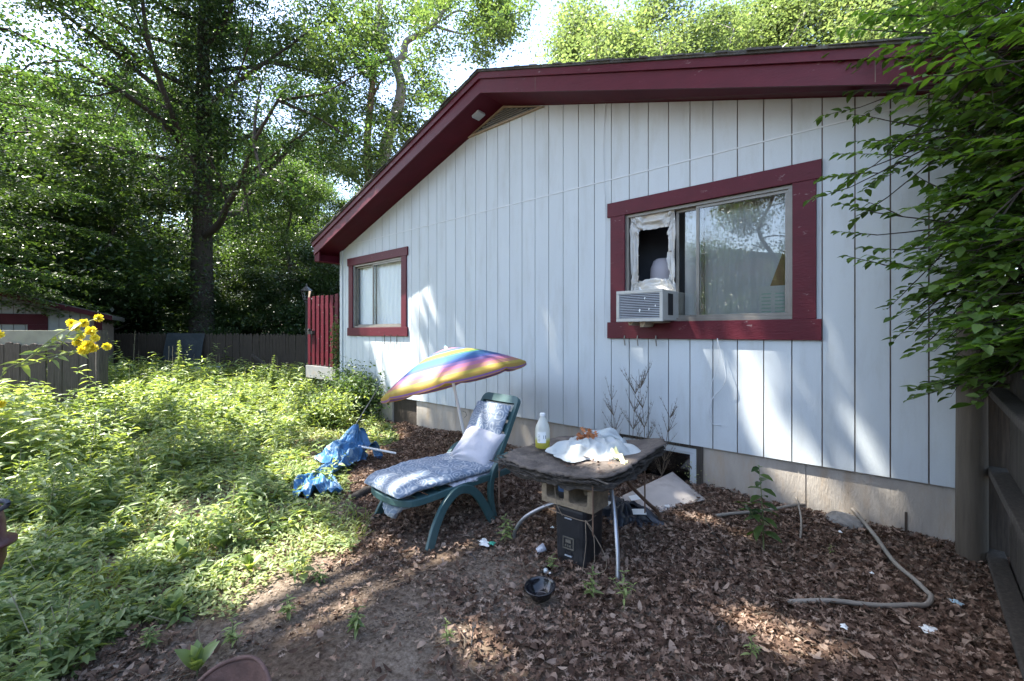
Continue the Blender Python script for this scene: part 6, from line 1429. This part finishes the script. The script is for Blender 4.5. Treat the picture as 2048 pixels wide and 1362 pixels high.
# ---------------------------------------------------------------- unseen shade oak: crown shaped as a light blocker, gaps cut for chosen sun spots
def shade_tree():
    R_ = np.random.default_rng(5); b = np.array([-5.2, -8.6, 0]); o = empty('unseen_shade_oak', tuple(b), 'unseen shade oak beside the yard, its crown gaps cut to dapple the wall', 'tree')
    sx, sy = 1.5 / 3.3, 1.0 / 3.3
    def gc(P): return P[0] + P[2] * sx, P[1] + P[2] * sy
    spots = []                                               # (gx, gy, rx, ry, strength)
    def spot(P, rx, ry, st=1.0): g = gc(P); spots.append((g[0], g[1], rx * 1.25, ry * 1.3, st))
    for px, py, rx, ry, st in ((1030, 560, .08, .09, .55), (1075, 600, .06, .07, .4), (868, 600, .09, .10, .6), (800, 640, .06, .08, .4), (722, 715, .12, .07, .5), (760, 560, .05, .06, .3), (930, 700, .07, .08, .5), (1110, 700, .08, .14, .65), (1160, 770, .07, .08, .5), (960, 640, .06, .08, .35), (1160, 560, .18, .08, .4), (1235, 560, .07, .16, .9), (1260, 720, .08, .08, .5), (1300, 870, .05, .05, .3)): spot(W(px, py), rx, ry, st)
    for px, py, rx, ry, st in ((1460, 740, .18, .09, .8), (1550, 830, .20, .12, .8), (1600, 950, .22, .08, 1), (1680, 760, .14, .12, .55), (1720, 960, .25, .07, .8), (1500, 660, .22, .10, .9), (1340, 600, .10, .10, 1)): spot(W(px, py), rx, ry, st)
    for px, py, rx, ry, st in ((835, 825, .3, .06, 1), (900, 850, .2, .05, 1), (1060, 860, .15, .06, .8)): spot(W(px, py, .03), rx, ry, st)
    for px, py, z, rx, ry, st in ((850, 1085, 0, .16, .09, .9), (900, 1075, 0, .16, .07, .9), (955, 1290, 0, .14, .09, .8), (1000, 1330, 0, .12, .08, .6), (1540, 1260, 0, .17, .10, 1), (1600, 1300, 0, .12, .08, .8), (1390, 1045, 0, .16, .05, 1), (1350, 990, .08, .13, .06, 1), (1180, 900, .7, .16, .12, .9), (1260, 940, .64, .12, .07, .9), (1055, 890, .6, .1, .1, .6), (860, 950, .42, .17, .08, .9), (800, 965, .4, .12, .07, .8), (970, 880, .55, .06, .05, .5), (780, 1010, .3, .2, .1, .8), (880, 850, 0, .5, .16, 1), (980, 860, 0, .3, .12, .8), (700, 930, .2, .4, .25, .9), (1690, 1040, .05, .10, .06, .9), (1450, 1060, 0, .12, .05, .7), (900, 740, 1.1, .5, .4, 1), (640, 1000, 0, .35, .2, .6), (560, 1120, 0, .5, .30, 1), (600, 1180, 0, .25, .15, 1), (430, 1080, 0, .4, .25, 1), (330, 1010, 0, .3, .15, .7), (450, 830, 0, 1.2, .5, 1), (1090, 1120, 0, .1, .07, .5), (1120, 1240, 0, .1, .05, .5), (1800, 1130, 0, .07, .05, .5), (1240, 1100, 0, .06, .05, .3), (1030, 1100, 0, .08, .04, .4), (700, 1180, 0, .12, .05, .6), (1750, 1320, 0, .14, .05, .5)): spot(G(px, py, z), rx * (1.4 if z == 0 else 1), ry * (1.4 if z == 0 else 1), st)
    def gap(gx, gy):
        g = np.zeros_like(gx)
        for a, c, rx, ry, st in spots: g = np.maximum(g, st * np.clip(1.35 - np.sqrt(((gx - a) / rx) ** 2 + ((gy - c) / ry) ** 2) * .9, 0, 1) ** .8)
        lf = np.where(inpoly(gx, gy, GREEN), 1.0, np.clip((-gx - 4.2) / 1.2, 0, 1)) * np.clip((-gy + .3) / .6, 0, 1); ds = G(90, 1290); lf = lf * (1 - np.exp(-(((gx - ds[0]) / .9) ** 2 + ((gy - ds[1]) / .6) ** 2))); nz = fbm(gx * 1.5, gy * 1.5, 400)
        g = np.maximum(g, lf * np.clip((nz - .41) * 8, 0, 1)); return g
    n = 120000; h = R_.uniform(8.5, 13, n); gx = R_.uniform(-8.5, 2.3, n); gy = R_.uniform(-6.0, 1.6, n); x = gx - h * sx; y = gy - h * sy
    # clumpy: keep leaves near random clump centres, thin elsewhere
    cov = .45 + .9 * fbm(gx * 2.2, gy * 2.2, 410)
    g = gap(gx, gy); keep = R_.random(n) < np.clip(1 - g * 1.35, 0, 1) ** 1.5 * np.clip(cov, 0, 1)
    # drop crown leaves that would show in the camera view
    rx_, ry_, rz2 = x - CAM[0], y - CAM[1], h - CAM[2]; dep = rx_ * FW[0] + ry_ * FW[1]; sd = (rx_ * RT[0] + ry_ * RT[1]) / np.maximum(dep, .1); el = rz2 / np.maximum(dep, .1)
    vis = (dep > 0) & (np.abs(sd) < 1.2) & (el < .80); keep &= ~vis
    P = np.stack([x, y, h], -1)[keep]; n = len(P); V, F = inst(T_DIA[0] * [1, 1.5, 1], T_DIA[1], rots(R_.uniform(0, 6.3, n), R_.normal(0, .35, n), R_.normal(0, .35, n), R_.uniform(.11, .19, n)), P - b); npmesh('crown', V, F, M['forest'], o)
    mb = MB(); mb.tube(spline([(0, 0, -.2), (0, .1, 3), (.1, .2, 6.5), (.2, .3, 10)], 4), list(np.linspace(.4, .2, 13)), 10)
    for k in range(16):
        e = P[R_.integers(0, n)] - b; s0 = np.array([.1, .2, R_.uniform(5, 9)]); mb.tube(spline([s0, (s0 + e) / 2 + R_.normal(0, .3, 3), e], 4), list(np.linspace(.12, .015, 9)), 5)
    mb.build('trunk', M['bark'], o, smooth=True); print('shade leaves', n)
shade_tree()
